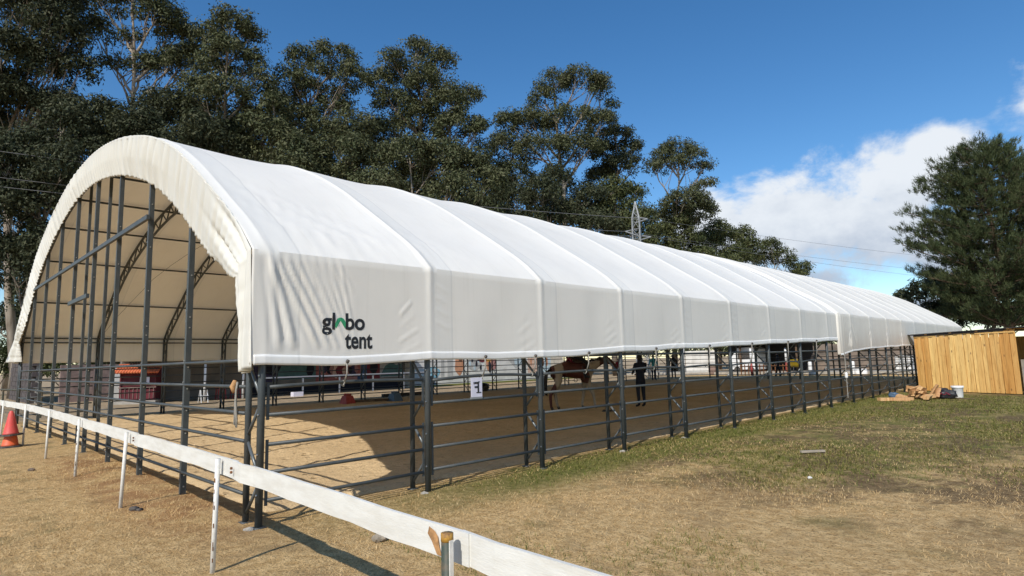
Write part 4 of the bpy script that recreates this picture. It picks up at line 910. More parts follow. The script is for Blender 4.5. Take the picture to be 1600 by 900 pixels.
for z in (.35, .7): link('bar', MB().tube([(-1.9, 0, z), (1.9, 0, z)], .04, 6).mesh('bar', 'rust'), jf)
for i in range(13): link('upright', MB().box((-1.85+.3*i, 0, .42), (.07, .05, .84)).mesh('upright', 'rust'), jf)
canopy = empty('dark_shelter', at(1190, 587, 52)*np.array([1, 1, 0]), 'dark open shelter behind the poles beyond the far end', 'shelter')
o = canopy; link('back_wall', MB().box((0, 2.2, 1.3), (7.2, .12, 2.6)).mesh('back_wall', 'dark_roof'), o); link('roof', MB().box((0, .6, 2.55), (7.8, 4.4, .12)).mesh('roof', 'dark_roof'), o)
for xx in (-3.5, -1.2, 1.2, 3.5): link('post', MB().box((xx, -1.2, 1.25), (.14, .14, 2.5)).mesh('post', 'pine_bark'), o)
for (px_, py_, d_, h_, r_, nm, lab) in ((1334, 587, 43.5, .95, .13, 'white_post', 'white plastic post beyond the far gable'), (1341, 588, 42.6, .42, .21, 'plastic_drum', 'left white drum beyond the far gable'), (1350, 588, 42.4, .42, .24, 'plastic_drum', 'right white drum beyond the far gable'), (1267, 588, 44.5, 1.0, .13, 'white_post', 'white post left of the curtain joint beyond the arena'), (1272, 588, 44.0, .35, .20, 'plastic_drum', 'small white drum beside the white post beyond the arena')):
    b = at(px_, py_, d_); oo = link(nm, MB().lathe([(r_, 0), (r_*1.03, .04), (r_, h_*.9), (r_*.8, h_)], n=12).mesh(nm, 'plastic_white', True)); oo.location = (b[0], b[1], 0.04); tag(oo, lab, 'drum' if 'drum' in nm else 'post')
b = at(1417, 586, 42.5); tk = empty('water_tank', (b[0], b[1], 0), 'white plastic cube tank in a metal cage beyond the far end', 'tank'); link('tank_body', MB().box((0, 0, .75), (1.0, 1.0, 1.1)).mesh('tank_body', 'plastic_white'), tk)
cg = MB()
for i in range(5):
    cg.box((-.5+.25*i, -.53, .75), (.03, .03, 1.2))
for z in (.3, .6, .9, 1.2): cg.box((0, -.55, z), (1.06, .03, .03))
link('cage', cg.mesh('cage', 'galv'), tk)
# earth bank with stones at the right far end
bx = np.linspace(-16, 8, 49); bt = np.linspace(0, 1, 14); BX, BT = np.meshgrid(bx, bt, indexing='ij')
BZ = 2.5*BT**0.8 + 0.18*fbm(BX, BT*5, 1.7, 4, 3)*np.minimum(1, BT*5) - 0.05; BY = 52.0 + 3.0*BT + 0.25*fbm(BX, BT*3, 1.1, 3, 8)
bk_ = npmesh('earth_bank', np.stack([BX, BY, BZ], -1).reshape(-1, 3), gridfaces(*BX.shape)[:, ::-1], 'rubble', None, True); tag(bk_, kind='structure')

# ================================================================== TREES
def leaf_cloud(centres, radii, per, size, aspect, droop=0.6, flat=1.0, seed=0, outward=0.0):
    """many small leaf quads round clump centres; returns V,F"""
    r = np.random.default_rng(seed); C_ = np.repeat(centres, per, axis=0); R_ = np.repeat(radii, per); n = len(C_)
    d = r.normal(0, 1, (n, 3)); d /= np.linalg.norm(d, axis=1)[:, None]
    k1 = np.repeat(r.uniform(0, 6.28, (len(centres), 2)), per, axis=0); lump = 1 + .28*np.sin(3*d[:, 0]+k1[:, 0])*np.sin(3*d[:, 1]+k1[:, 1]) + .2*np.sin(5*d[:, 2]+k1[:, 0])
    rad = R_*lump*r.uniform(0.40, 1.0, n)**0.5; P = C_ + d*rad[:, None]*np.array([1, 1, flat])
    nr = d*1.1 + r.normal(0, .50, (n, 3)) + np.array([0, 0, .40]); nr /= np.linalg.norm(nr, axis=1)[:, None]
    ax_ = r.normal(0, .8, (n, 3)) - np.array([0, 0, droop]) + outward*d; ax_ -= nr*(ax_*nr).sum(1)[:, None]; ax_ /= np.linalg.norm(ax_, axis=1)[:, None]
    sd_ = np.cross(ax_, nr)
    ln = size*r.uniform(0.6, 1.3, n)[:, None]; wd = ln*aspect
    V = np.stack([P, P + ax_*ln*0.45 + sd_*wd*0.5, P + ax_*ln, P + ax_*ln*0.45 - sd_*wd*0.5], 1).reshape(-1, 3)
    F = np.arange(n*4).reshape(-1, 4); return V, F
def lobe_clumps(r, c, rx, ry, rz, n, shell=0.55):
    d = r.normal(0, 1, (n, 3)); d /= np.linalg.norm(d, axis=1)[:, None]; d[:, 2] = np.where(d[:, 2] < -0.35, -d[:, 2], d[:, 2])
    q = r.uniform(shell, 1, n)[:, None]**0.7*np.where(r.random(n) < .08, 1.12, 1.0)[:, None]; return c + d*q*np.array([rx, ry, rz])
def limb(mb, a, b, r0, r1, seed, sag=0.12, n=6):
    rr = random.Random(seed); a, b = Vector(a), Vector(b); L_ = (b-a).length; pts = []
    for i in range(n+1):
        f = i/n; p = a.lerp(b, f); j = math.sin(PI*f)*L_*sag*0.5
        p += Vector((rr.uniform(-1, 1)*j*.6, rr.uniform(-1, 1)*j*.6, -abs(j)*0.35)); pts.append(p)
    mb.tube(pts, [r0+(r1-r0)*i/n for i in range(n+1)], 6, False); return pts
def tree(name, label, t, base_px, lobes, leaf='euca_leaf', trunk_r=0.32, dens=1.0, size=0.34, group='tall eucalyptus trees behind the tent', depth_var=0.55, seed=1, cat='tree', clump=0.62, bark='bark', fork=0.45, droop=0.6, asp=0.32):
    """lobes: (px,py,r px horizontal, r px vertical) of the crown's masses, as seen from the photograph's position at depth t"""
    r = np.random.default_rng(seed); mpp = t/FPX
    b = at(base_px, 570, t); base = np.array([b[0], b[1], 0.0]); root = empty(name, tuple(base), label, cat, group)
    cs = []; rs = []; lc = []
    for k, (x, y, a, c) in enumerate(lobes):
        dt = (r.uniform(-1, 1))*depth_var*a*mpp*1.2; P = at(x, y, t+dt); rx = a*mpp*0.93; rz = c*mpp*0.93
        n = max(5, int(8.5*dens*(rx*rz)/(clump**2))); cl = lobe_clumps(r, P, rx*0.92, rx*0.92, rz*0.92, n); cs.append(cl); rs.append(r.uniform(.55, 1.05, n)*clump); lc.append(P)
    cs = np.vstack(cs); rs = np.concatenate(rs)
    V, F = leaf_cloud(cs, rs, int(112*dens*clump**1.5*(0.27/size)**1.2), size, asp, droop, 0.75, seed)
    npmesh('crown', V, F, leaf, root)
    top = max(lc, key=lambda p: p[2]); mb = MB()
    H_ = top[2]; mid = Vector(base*0.5 + np.array(top)*0.5); mid = Vector((base[0]*.65+top[0]*.35, base[1]*.65+top[1]*.35, H_*fork))
    trunk = [Vector(base), Vector(base).lerp(mid, .5)+Vector((r.uniform(-.3, .3), r.uniform(-.3, .3), 0)), mid]
    tp = [mid.lerp(Vector(top), f) + Vector((r.uniform(-.4, .4), r.uniform(-.4, .4), 0)) for f in (.35, .7)] + [Vector(top)]
    allp = trunk+tp; mb.tube(allp, [trunk_r, trunk_r*.85, trunk_r*.7, trunk_r*.5, trunk_r*.3, trunk_r*.12], 8); tr = mb.build('trunk', bark, root, True)
    br = MB()
    for k, P in enumerate(lc):
        P = Vector(P); zz = min(max(P.z - 0.95*((P-Vector(top)).xy.length+1.0), 0.2*H_), H_*.92)
        f = 0
        best = min(((a.lerp(b_, s_/6)) for a, b_ in zip(allp[:-1], allp[1:]) for s_ in range(7)), key=lambda q: abs(q.z-zz))
        pts = limb(br, best, P, trunk_r*.36, trunk_r*.10, seed*31+k)
        for j in range(7):
            q = cs[r.integers(0, len(cs))]; near = cs[np.argsort(((cs-np.array(P))**2).sum(1))[:40]]; q = near[r.integers(0, len(near))]
            limb(br, pts[r.integers(2, 6)], q, trunk_r*.12, trunk_r*.04, seed*77+k*9+j, .1, 4)
    br.build('branches', bark, root, True); return root
EU = [
 # name label depth basepx lobes
 ('eucalyptus_tree', 'tall dark eucalyptus filling the left edge of the view', 44, 30, [(-30, -10, 70, 60), (40, 20, 60, 55), (85, 40, 45, 45), (0, 90, 60, 55), (70, 110, 50, 50), (110, 60, 30, 35), (30, 170, 60, 50), (95, 175, 45, 40), (-30, 150, 60, 60), (112, 10, 32, 32), (125, 110, 26, 30), (70, -20, 50, 40)], 'euca_dark', .34),
 ('eucalyptus_tree', 'open eucalyptus with pale forked trunk just left of the tent apex', 47, 183, [(205, -25, 60, 40), (160, 5, 40, 35), (245, 30, 45, 38), (275, 60, 32, 30), (150, 55, 30, 28), (178, 100, 22, 16), (225, 105, 28, 24), (265, 105, 34, 30), (205, 60, 18, 16), (300, 95, 30, 34)], 'euca_leaf', .34),
 ('eucalyptus_tree', 'eucalyptus with rounded crown right of the forked one', 46, 345, [(360, 40, 36, 26), (325, 60, 32, 28), (385, 65, 26, 32), (355, 85, 42, 28), (330, 110, 40, 24), (395, 105, 22, 30), (350, 150, 45, 35), (310, 150, 36, 34), (410, 130, 20, 36)], 'euca_leaf', .26),
 ('eucalyptus_tree', 'twin-headed eucalyptus left of the tallest middle crown', 50, 500, [(470, 95, 30, 22), (525, 88, 36, 20), (548, 118, 22, 24), (500, 115, 28, 18), (455, 125, 28, 26), (485, 145, 34, 24), (540, 140, 26, 14), (520, 170, 34, 26), (445, 165, 34, 30), (470, 190, 40, 30)], 'euca_leaf', .26),
 ('eucalyptus_tree', 'broad eucalyptus with the tallest middle crown above the roof', 54, 650, [(650, 78, 30, 20), (612, 95, 26, 18), (690, 100, 28, 24), (645, 112, 48, 22), (590, 130, 32, 28), (672, 140, 52, 28), (615, 165, 50, 30), (700, 165, 40, 30), (735, 155, 22, 20), (745, 205, 20, 26), (715, 205, 44, 36), (655, 195, 50, 36), (600, 215, 44, 34), (752, 228, 12, 14)], 'euca_leaf', .34),
 ('eucalyptus_tree', 'large round eucalyptus with white trunks left of the pylon', 60, 895, [(865, 130, 30, 20), (905, 125, 38, 20), (935, 140, 22, 26), (850, 155, 26, 18), (955, 162, 9, 9), (795, 195, 26, 24), (830, 195, 40, 30), (890, 190, 52, 26), (940, 195, 28, 24), (850, 235, 50, 30), (910, 235, 48, 26), (785, 235, 30, 34), (800, 280, 44, 34)], 'euca_leaf', .36),
 ('eucalyptus_tree', 'dark eucalyptus crown right of the large round one', 63, 960, [(962, 215, 32, 20), (985, 235, 22, 22), (945, 240, 28, 22), (965, 262, 32, 24), (995, 255, 10, 10), (940, 285, 34, 30)], 'euca_dark', .28),
 ('eucalyptus_tree', 'umbrella-shaped eucalyptus right behind the pylon', 66, 1055, [(1060, 230, 30, 13), (1035, 245, 28, 16), (1082, 245, 26, 18), (1055, 258, 40, 12), (1020, 262, 15, 12), (1102, 262, 14, 14), (1110, 285, 9, 14), (1092, 292, 12, 12), (1070, 318, 42, 26), (1050, 345, 48, 28), (1095, 335, 32, 26)], 'euca_leaf', .30),
 ('eucalyptus_tree', 'low rounded tree right of the umbrella-shaped one', 72, 1125, [(1120, 362, 26, 20), (1135, 375, 26, 20), (1105, 385, 30, 26), (1150, 400, 26, 22)], 'euca_green', .22),
 ('eucalyptus_tree', 'small rounded tree third from the right end of the row', 76, 1165, [(1162, 368, 18, 16), (1172, 385, 22, 18), (1160, 402, 24, 18)], 'euca_green', .2),
 ('eucalyptus_tree', 'small rounded tree second from the right end of the row', 79, 1208, [(1205, 385, 19, 14), (1222, 400, 20, 14), (1195, 408, 22, 18), (1232, 412, 12, 12)], 'euca_green', .2),
 ('eucalyptus_tree', 'smallest rounded tree at the right end of the row', 82, 1254, [(1254, 420, 15, 12), (1248, 432, 18, 14)], 'euca_green', .17),
]
for i, (nm, lab, t, bp, lob, lm, tr) in enumerate(EU):
    tree(nm, lab, t, bp, lob, lm, tr, seed=10+i, dens=1.0, size=0.27 if t < 70 else 0.30, clump=.82, asp=.38)
UN = [
 ('dense broad tree low at the left edge behind the gable', 40, 20, [(0, 260, 60, 60), (50, 240, 50, 50), (10, 340, 60, 60), (60, 320, 50, 60), (95, 270, 40, 50), (-40, 300, 60, 70), (20, 420, 60, 60), (70, 400, 40, 50), (100, 200, 40, 40)], 'euca_dark'),
 ('dense tree behind the left shoulder of the gable', 43, 130, [(120, 190, 45, 40), (165, 185, 40, 40), (130, 250, 50, 50), (175, 235, 45, 45), (210, 200, 40, 40), (110, 320, 40, 60), (60, 470, 40, 60)], 'euca_dark'),
 ('dense tree directly behind the gable apex', 45, 270, [(250, 170, 45, 38), (290, 180, 45, 40), (230, 215, 45, 40), (320, 210, 45, 40), (275, 235, 60, 45), (340, 240, 45, 40)], 'euca_dark'),
 ('grey-green tree behind the first roof bays', 46, 400, [(385, 195, 40, 40), (420, 215, 42, 40), (360, 225, 45, 40), (395, 255, 55, 40), (450, 240, 40, 45), (430, 175, 30, 28), (460, 275, 45, 40)], 'euca_leaf'),
 ('grey-green tree left below the tallest middle crown', 48, 530, [(510, 215, 42, 36), (550, 200, 40, 34), (485, 245, 40, 38), (540, 245, 48, 40), (580, 255, 45, 40), (520, 290, 60, 40), (590, 295, 50, 36)], 'euca_leaf'),
 ('grey-green tree right below the tallest middle crown', 50, 680, [(640, 245, 48, 36), (690, 250, 45, 38), (730, 265, 40, 38), (650, 290, 55, 40), (710, 305, 55, 40), (760, 290, 34, 40), (680, 335, 60, 30), (750, 335, 45, 32)], 'euca_leaf'),
 ('shaded tree at the foot of the large round eucalyptus', 55, 820, [(800, 315, 45, 32), (845, 305, 40, 34), (780, 350, 45, 32), (835, 350, 50, 34), (890, 345, 40, 36), (920, 315, 34, 30), (935, 360, 45, 34), (870, 280, 30, 26)], 'euca_dark'),
 ('olive tree just left of the pylon foot', 57, 960, [(960, 330, 34, 30), (935, 350, 30, 30), (975, 365, 38, 30), (955, 300, 30, 26), (985, 310, 30, 30), (1000, 350, 34, 34)], 'euca_green'),
 ('olive tree right of the pylon foot', 66, 1075, [(1030, 375, 36, 28), (1070, 385, 38, 26), (1045, 405, 40, 26), (1100, 405, 36, 22), (1010, 390, 34, 28), (1060, 360, 34, 26), (1130, 415, 30, 18)], 'euca_green'),
]
for i, (lab, t, bp, lob, lm) in enumerate(UN):
    tree('understory_tree', lab, t, bp, lob, lm, .22, seed=60+i, dens=1.0, size=0.28, clump=.90, asp=.38, group='lower trees filling between the eucalyptus', cat='tree', fork=.3)
BK_ROW = [
 ('dim tree of the back row, seen through gaps at the left edge', 58, 10, [(-20, 240, 70, 60), (40, 215, 55, 50), (0, 330, 70, 70), (60, 300, 60, 60), (20, 430, 70, 70), (80, 400, 50, 60), (0, 520, 70, 50), (60, 500, 50, 50)]),
 ('dim tree of the back row behind the gable shoulder', 60, 150, [(120, 215, 60, 45), (170, 225, 55, 45), (130, 300, 60, 55), (215, 240, 55, 40), (100, 390, 50, 60)]),
 ('dim tree of the back row behind the gable apex', 60, 320, [(270, 205, 55, 40), (330, 195, 55, 42), (390, 215, 50, 42), (300, 250, 60, 40), (370, 260, 60, 40)]),
 ('dim tree of the back row behind the second and third bays', 62, 520, [(450, 225, 50, 40), (510, 235, 55, 40), (570, 235, 50, 40), (480, 280, 60, 40), (560, 290, 60, 40)]),
 ('dim tree of the back row below the tallest crown', 64, 700, [(630, 250, 50, 40), (690, 270, 55, 40), (750, 290, 45, 45), (650, 310, 60, 40), (730, 335, 55, 36)]),
 ('dim tree of the back row behind the white trunks', 70, 860, [(800, 310, 45, 40), (850, 330, 50, 36), (910, 340, 50, 36), (960, 350, 40, 36), (880, 300, 40, 30)]),
]
for i, (lab, t, bp, lob) in enumerate(BK_ROW):
    tree('back_row_tree', lab, t, bp, lob, 'euca_dark', .26, seed=120+i, dens=.7, size=0.45, group='back row of trees', fork=.3, clump=1.2)
# shrubs along the boundary, below the curtain line
def shrub(px_, t, rpx, zc, lab, seed, lm='shrub_leaf'):
    b = at(px_, 575, t); root = empty('shrub', (b[0], b[1], 0), lab, 'shrub', 'shrubs along the boundary'); r = np.random.default_rng(seed); mp = t/FPX
    cl = lobe_clumps(r, np.array([b[0], b[1], zc*0.55]), rpx*mp, rpx*mp*.7, zc*.5, int(26*rpx*mp*zc/2), .3); V, F = leaf_cloud(cl, np.full(len(cl), .4), 26, .24, .4, .1, .8, seed); npmesh('foliage', V, F, lm, root)
    mb = MB()
    for k in range(5): limb(mb, (b[0], b[1], 0), cl[k], .05, .015, seed+k)
    mb.build('stems', 'pine_bark', root, True)
for i, (px_, t, rp, zc) in enumerate([(-10, 46, 60, 4.5), (45, 47, 60, 4.2), (110, 47, 70, 3.6), (180, 46, 60, 3.4)]):
    shrub(px_, t, rp, zc, '%s shrub from the left behind the block walls' % NTH[i], 200+i)
for i, (px_, t, rp, zc) in enumerate([(1050, 62, 60, 4.2), (1120, 62, 60, 3.8), (1190, 62, 60, 4.0), (1255, 61, 60, 4.2), (1320, 60, 60, 4.0), (1385, 59, 60, 4.4), (1450, 58, 60, 5.0)]):
    shrub(px_, t, rp, zc, '%s dark shrub from the left beyond the far end' % NTH[i], 230+i)

# pine at the right
def pine(label, t, base_px, top_z, crown, seed, lean, dens=1.0):
    r = np.random.default_rng(seed); rr = random.Random(seed); b = at(base_px, 545, t); base = Vector((b[0], b[1], 0)); root = empty('pine_tree', tuple(base), label, 'tree')
    tip = base + Vector((lean, lean*.5, top_z)); pts = [base.lerp(tip, f) + Vector((.12*math.sin(f*7+seed), .1*math.cos(f*5), 0)) for f in np.linspace(0, 1, 9)]
    MB().tube(pts, [.30*(1-f)**.8+.02 for f in np.linspace(0, 1, 9)], 9).build('trunk', 'pine_bark', root, True)
    br = MB(); cs = []; ds = []
    z = crown[0]; k = 0
    while z < top_z-0.2:
        f = (z-crown[0])/(top_z-crown[0]); rad = np.interp(f, [0, .12, .35, .6, .8, .93, 1], crown[1])
        n = 6 if f < .85 else 4
        for j in range(n):
            a = k*2.4 + j*2*PI/n + rr.uniform(-.35, .35); L_ = rad*rr.uniform(.72, 1.12); o = base.lerp(tip, z/top_z)
            d = Vector((math.cos(a), math.sin(a), 0)); e = o + d*L_ + Vector((0, 0, L_*rr.uniform(.12, .42)))
            mid = o.lerp(e, .5) - Vector((0, 0, .10*L_)); bp = []
            for s_ in range(7):
                q = s_/6; bp.append(o*(1-q)**2 + mid*2*q*(1-q) + e*q*q)
            br.tube(bp, [.055*(1-s_/7)*(1-.5*f)+.01 for s_ in range(7)], 5, False)
            nb = max(4, int(L_*5.8*dens))
            for m_ in range(nb):
                q = .25+.75*(m_+rr.random())/nb; c = o*(1-q)**2 + mid*2*q*(1-q) + e*q*q; sd_ = d.cross(Vector((0, 0, 1)))*rr.uniform(-1, 1)*.55*L_*(1-q*.7)*.7 + Vector((0, 0, rr.uniform(-.05, .35)))
                t2 = c+sd_+d*.15
                br.tube([c, t2], [.012, .006], 4, False)
                for g_ in range(3): cs.append(t2 + Vector((rr.gauss(0, .16), rr.gauss(0, .16), rr.gauss(.02, .12)))); ds.append((d*.6+sd_*.6+Vector((0, 0, 1.0))).normalized())
        z += rr.uniform(.42, .62)*(1-.25*f); k += 1
    cs = np.array(cs); ds = np.array(ds); per = 17; C_ = np.repeat(cs, per, 0); D_ = np.repeat(ds, per, 0); n = len(C_)
    q = D_*1.1 + r.normal(0, .50, (n, 3)); q /= np.linalg.norm(q, axis=1)[:, None]; s_ = np.cross(q, r.normal(0, 1, (n, 3))); s_ /= np.linalg.norm(s_, axis=1)[:, None]
    ln = r.uniform(.20, .40, n)[:, None]; P = C_ + D_*r.uniform(-.12, .16, n)[:, None] + r.normal(0, .05, (n, 3)); wv = .036
    V = np.stack([P - s_*wv*.5, P + s_*wv*.5, P + q*ln], 1).reshape(-1, 3); npmesh('needles', V, np.arange(n*3).reshape(-1, 3), 'pine_leaf', root); br.build('branches', 'pine_bark', root, True)
pine('big pine with upswept needle tufts behind the plank shed', 42, 1582, 16.3, (3.2, [3.0, 5.0, 5.4, 4.8, 3.5, 2.0, .6]), 5, -0.4)
for i, (px_, t, lob, lab) in enumerate([(1440, 52, [(1425, 465, 24, 16), (1445, 455, 22, 22), (1475, 450, 30, 34), (1500, 480, 30, 30), (1460, 490, 40, 26), (1412, 478, 16, 12)], 'dark leafy tree between the far tent end and the pine'), (1560, 54, [(1540, 450, 40, 40), (1590, 450, 40, 40), (1530, 495, 45, 30), (1590, 500, 45, 30), (1630, 470, 40, 50)], 'dark leafy tree in the shade behind the pine')]):
    tree('leafy_tree', lab, t, px_, lob, 'euca_dark', .2, seed=90+i, group=None, cat='tree', fork=.3)

# ================================================================== PYLON AND WIRES
pyp = at(1005, 570, 48.0); PB = np.array([pyp[0], pyp[1], 0.0]); PT = at(1004, 307, 48.0)[2]
pyl = empty('pylon', tuple(PB), 'slim galvanised lattice pylon rising behind the tent roof', 'pylon')
a_ = math.radians(25); ux = np.array([math.cos(a_), math.sin(a_), 0]); uy = np.array([-math.sin(a_), math.cos(a_), 0])
def pw_(z): return 0.46 - 0.18*min(z/(PT-1.4), 1) if z < PT-1.4 else 0.28*max((PT-z)/1.4, .10)
zs = list(np.arange(0, PT-1.6, .8)) + [PT-1.4, PT-.9, PT-.4, PT]
cor = lambda z, i: tuple(PB + (ux*(1 if i in (0, 3) else -1) + uy*(1 if i in (0, 1) else -1))*pw_(z) + np.array([0, 0, z]))
for i in range(4): MB().tube([cor(z, i) for z in zs], .05, 4).build('leg', 'galv', pyl)
lt = MB()
for k in range(len(zs)-1):
    for i in range(4):
        j = (i+1) % 4; lt.tube([cor(zs[k], i), cor(zs[k+1], j)] if k % 2 else [cor(zs[k], j), cor(zs[k+1], i)], .03, 4, False); lt.tube([cor(zs[k+1], i), cor(zs[k+1], j)], .022, 4, False)
lt.build('lattice', 'galv', pyl)
armdir = (RT*np.array([1, 1, 0])); armdir /= np.linalg.norm(armdir); armd2 = armdir*0.85 + np.array([-FW[1], FW[0], 0])*0
tips = []
for (z, ln, sg) in ((PT-1.3, .95, 1), (PT-2.3, .9, -1), (PT-2.8, 1.15, 1)):
    e = PB + armdir*sg*ln + np.array([0, 0, z-.15]); tips.append(e)
    MB().tube([tuple(PB+np.array([0, 0, z+.1])+uy*.4), tuple(e)], .05, 4).build('cross_arm', 'galv', pyl); MB().tube([tuple(PB+np.array([0, 0, z-.55])-uy*.4), tuple(e)], .05, 4).build('cross_arm', 'galv', pyl)
def wire(a, b, sag, label, rad=.018):
    a, b = Vector(a), Vector(b); pts = [a.lerp(b, i/16) - Vector((0, 0, sag*4*(i/16)*(1-i/16))) for i in range(17)]
    o = MB().tube(pts, rad, 4).build('power_line', 'wire'); tag(o, label, 'cable', 'overhead power lines')
for k, (y0, lab, lab2) in enumerate(((228, 'uppermost overhead wire left of the pylon', 'uppermost overhead wire right of the pylon'), (270, 'middle overhead wire left of the pylon', 'middle overhead wire right of the pylon'), (285, 'lowest overhead wire left of the pylon', 'lowest overhead wire right of the pylon'))):
    wire(tips[k], at(-60, y0, 37), 0.5, lab); wire(tips[k], at(1700, 425+k*14 if k else 418, 95), 0.8, lab2, .011)

# ================================================================== PEOPLE AND HORSE
def skin_mesh(verts, edges, radii, root=0, sub=1):
    me = bpy.data.meshes.new('s'); me.from_pydata(verts, edges, []); ob = bpy.data.objects.new('s', me); COL.objects.link(ob)
    md = ob.modifiers.new('k', 'SKIN'); md.use_smooth_shade = True
    for i, sv in enumerate(me.skin_vertices[0].data): rr = radii[i]; sv.radius = (rr, rr) if isinstance(rr, (int, float)) else rr; sv.use_root = (i == root)
    sb = ob.modifiers.new('s', 'SUBSURF'); sb.levels = sub; sb.render_levels = sub
    dg = bpy.context.evaluated_depsgraph_get(); out = bpy.data.meshes.new_from_object(ob.evaluated_get(dg)); bpy.data.objects.remove(ob); return out
def person(loc, rz, label, top='navy', legs='jeans', shoes='boot', hairm='hair', arms=None, seated=False, H=1.75, bare=False, stride=0.0, bald=False):
    s = H/1.75; J = {}
    hz = 0.92 if not seated else 0.0
    J['pelvis'] = (0, 0, hz); J['waist'] = (0.0, 0, hz+.16); J['chest'] = (0.01, 0, hz+.40); J['neck'] = (0, 0, hz+.56); J['head'] = (0.02, 0, hz+.68); J['crown'] = (0.02, 0, hz+.77)
    for sd, sg in (('l', 1), ('r', -1)):
        J['sh'+sd] = (0, sg*.19, hz+.49)
        am = (arms or {}).get(sd, [(0.02, .25, .22), (.12, .24, .0)])
        J['el'+sd] = (am[0][0], sg*am[0][1], hz+am[0][2]); J['wr'+sd] = (am[1][0], sg*am[1][1], hz+am[1][2])
        if seated: J['hp'+sd] = (.02, sg*.13, hz-.02); J['kn'+sd] = (.36, sg*.33, hz-.26); J['an'+sd] = (.22, sg*.37, hz-.68); J['to'+sd] = (.40, sg*.38, hz-.70)
        else: st_ = stride*sg; J['hp'+sd] = (0, sg*.10, hz-.06); J['kn'+sd] = (.02+st_*.6, sg*.105, .50); J['an'+sd] = (-.02+st_, sg*.11, .09); J['to'+sd] = (.15+st_, sg*.13, .045)
    names = list(J); ix = {n: i for i, n in enumerate(names)}
    R_ = dict(pelvis=(.155, .12), waist=(.135, .105), chest=(.165, .12), neck=.055, head=(.078, .092), crown=(.07, .08))
    for d in 'lr': R_['sh'+d] = .068; R_['el'+d] = .048; R_['wr'+d] = .034; R_['hp'+d] = .095; R_['kn'+d] = .066; R_['an'+d] = .047; R_['to'+d] = .042
    E = [('pelvis', 'waist'), ('waist', 'chest'), ('chest', 'neck'), ('neck', 'head'), ('head', 'crown')]
    for d in 'lr': E += [('chest', 'sh'+d), ('sh'+d, 'el'+d), ('el'+d, 'wr'+d), ('pelvis', 'hp'+d), ('hp'+d, 'kn'+d), ('kn'+d, 'an'+d), ('an'+d, 'to'+d)]
    me = skin_mesh([J[n] for n in names], [(ix[a], ix[b]) for a, b in E], [R_[n] for n in names])
    mats = [top, legs, shoes, 'skin']; 
    for m in mats: me.materials.append(M[m])
    reg = {}
    for a, b in E:
        k = 0
        if b[:2] in ('kn', 'an', 'hp') : k = 1
        if b[:2] == 'to': k = 2
        if b in ('head', 'crown') or (bare and b[:2] == 'wr'): k = 3
        reg[(a, b)] = k
    segs = [(Vector(J[a]), Vector(J[b]), k) for (a, b), k in reg.items()]
    for p in me.polygons:
        c = p.center; best = 9; bk__ = 0
        for a, b, k in segs:
            d = b-a; t_ = max(0, min(1, (c-a).dot(d)/max(d.length_squared, 1e-6))); q = (c-(a+d*t_)).length - (.06 if k == 0 else 0)
            if q < best: best = q; bk__ = k
        p.material_index = bk__; p.use_smooth = True
    # hands with five fingers, face relief: joined into the body mesh
    bm = bmesh.new(); bm.from_mesh(me)
    def addtube(pts, rad, mi):
        t_ = MB().tube(pts, rad, 6); vs_ = [bm.verts.new(v) for v in t_.v]
        for f in t_.f:
            fc = bm.faces.new([vs_[i] for i in f]); fc.material_index = mi; fc.smooth = True
    for d, sg in (('l', 1), ('r', -1)):
        e, wv = Vector(J['el'+d]), Vector(J['wr'+d]); dr = (wv-e).normalized(); sdv = dr.cross(Vector((1, 0, 0.3))).normalized(); nv = dr.cross(sdv)
        addtube([wv-dr*.01, wv+dr*.045, wv+dr*.09], [.028, .036, .032], 3)
        for k, (o_, l_) in enumerate(((-.026, .062), (-.009, .074), (.009, .070), (.026, .055))):
            p0 = wv+dr*.085+sdv*o_; addtube([p0, p0+dr*l_*.5+nv*.006, p0+dr*l_*.85+nv*.028], [.009, .0085, .007], 3)
        p0 = wv+dr*.03+sdv*.032; addtube([p0, p0+sdv*.03+dr*.025, p0+sdv*.034+dr*.055+nv*.01], [.011, .010, .008], 3)
    hc = Vector(J['head']); addtube([hc+Vector((.085, 0, .015)), hc+Vector((.112, 0, -.012))], [.010, .014], 3)
    for sg in (1, -1): addtube([hc+Vector((0, sg*.075, .0)), hc+Vector((-.01, sg*.098, .01))], [.018, .024], 3)
    addtube([hc+Vector((.08, -.02, -.045)), hc+Vector((.083, .02, -.045))], [.008, .008], 3)
    bm.to_mesh(me); bm.free()
    root = empty('person', loc, label, 'person'); root.rotation_euler.z = rz; root.scale = (s, s, s); body = link('body', me, root)
    hb = bmesh.new(); bmesh.ops.create_icosphere(hb, subdivisions=3, radius=1)
    for v in hb.verts: c = v.co; v.co = hc + Vector((-.012+c.x*.100, c.y*.092, .035+c.z*.105)) if not (c.x > .35 and c.z < .35) else hc + Vector((-.012+c.x*.07, c.y*.06, .03+c.z*.05))
    hm = bpy.data.meshes.new('hair'); hb.to_mesh(hm); hb.free(); hm.materials.append(M[hairm]); hm.polygons.foreach_set('use_smooth', [True]*len(hm.polygons)); link('hair', hm, body)
    eb = MB()
    for sg in (1, -1): eb.box(hc+Vector((.090, sg*.034, .012)), (.008, .022, .010))
    link('eyes', eb.mesh('eyes', 'ink'), body); return root
FACE_AWAY = math.radians(120)
person((-4.92, 14.40, 0.012), math.radians(160), 'person in dark navy jacket and trousers standing on the arena sand', 'navy', 'navy', arms={'l': [(.06, .24, .24), (.26, .12, .20)], 'r': [(.06, .24, .24), (.26, .12, .18)]}, H=1.72)
b = at(1022, 592, 42.5); pb = person((b[0], b[1], 0), math.radians(-40), 'person in light blue shirt with dark straps beyond the far side', 'light_blue', 'jeans', bare=True, H=1.8)
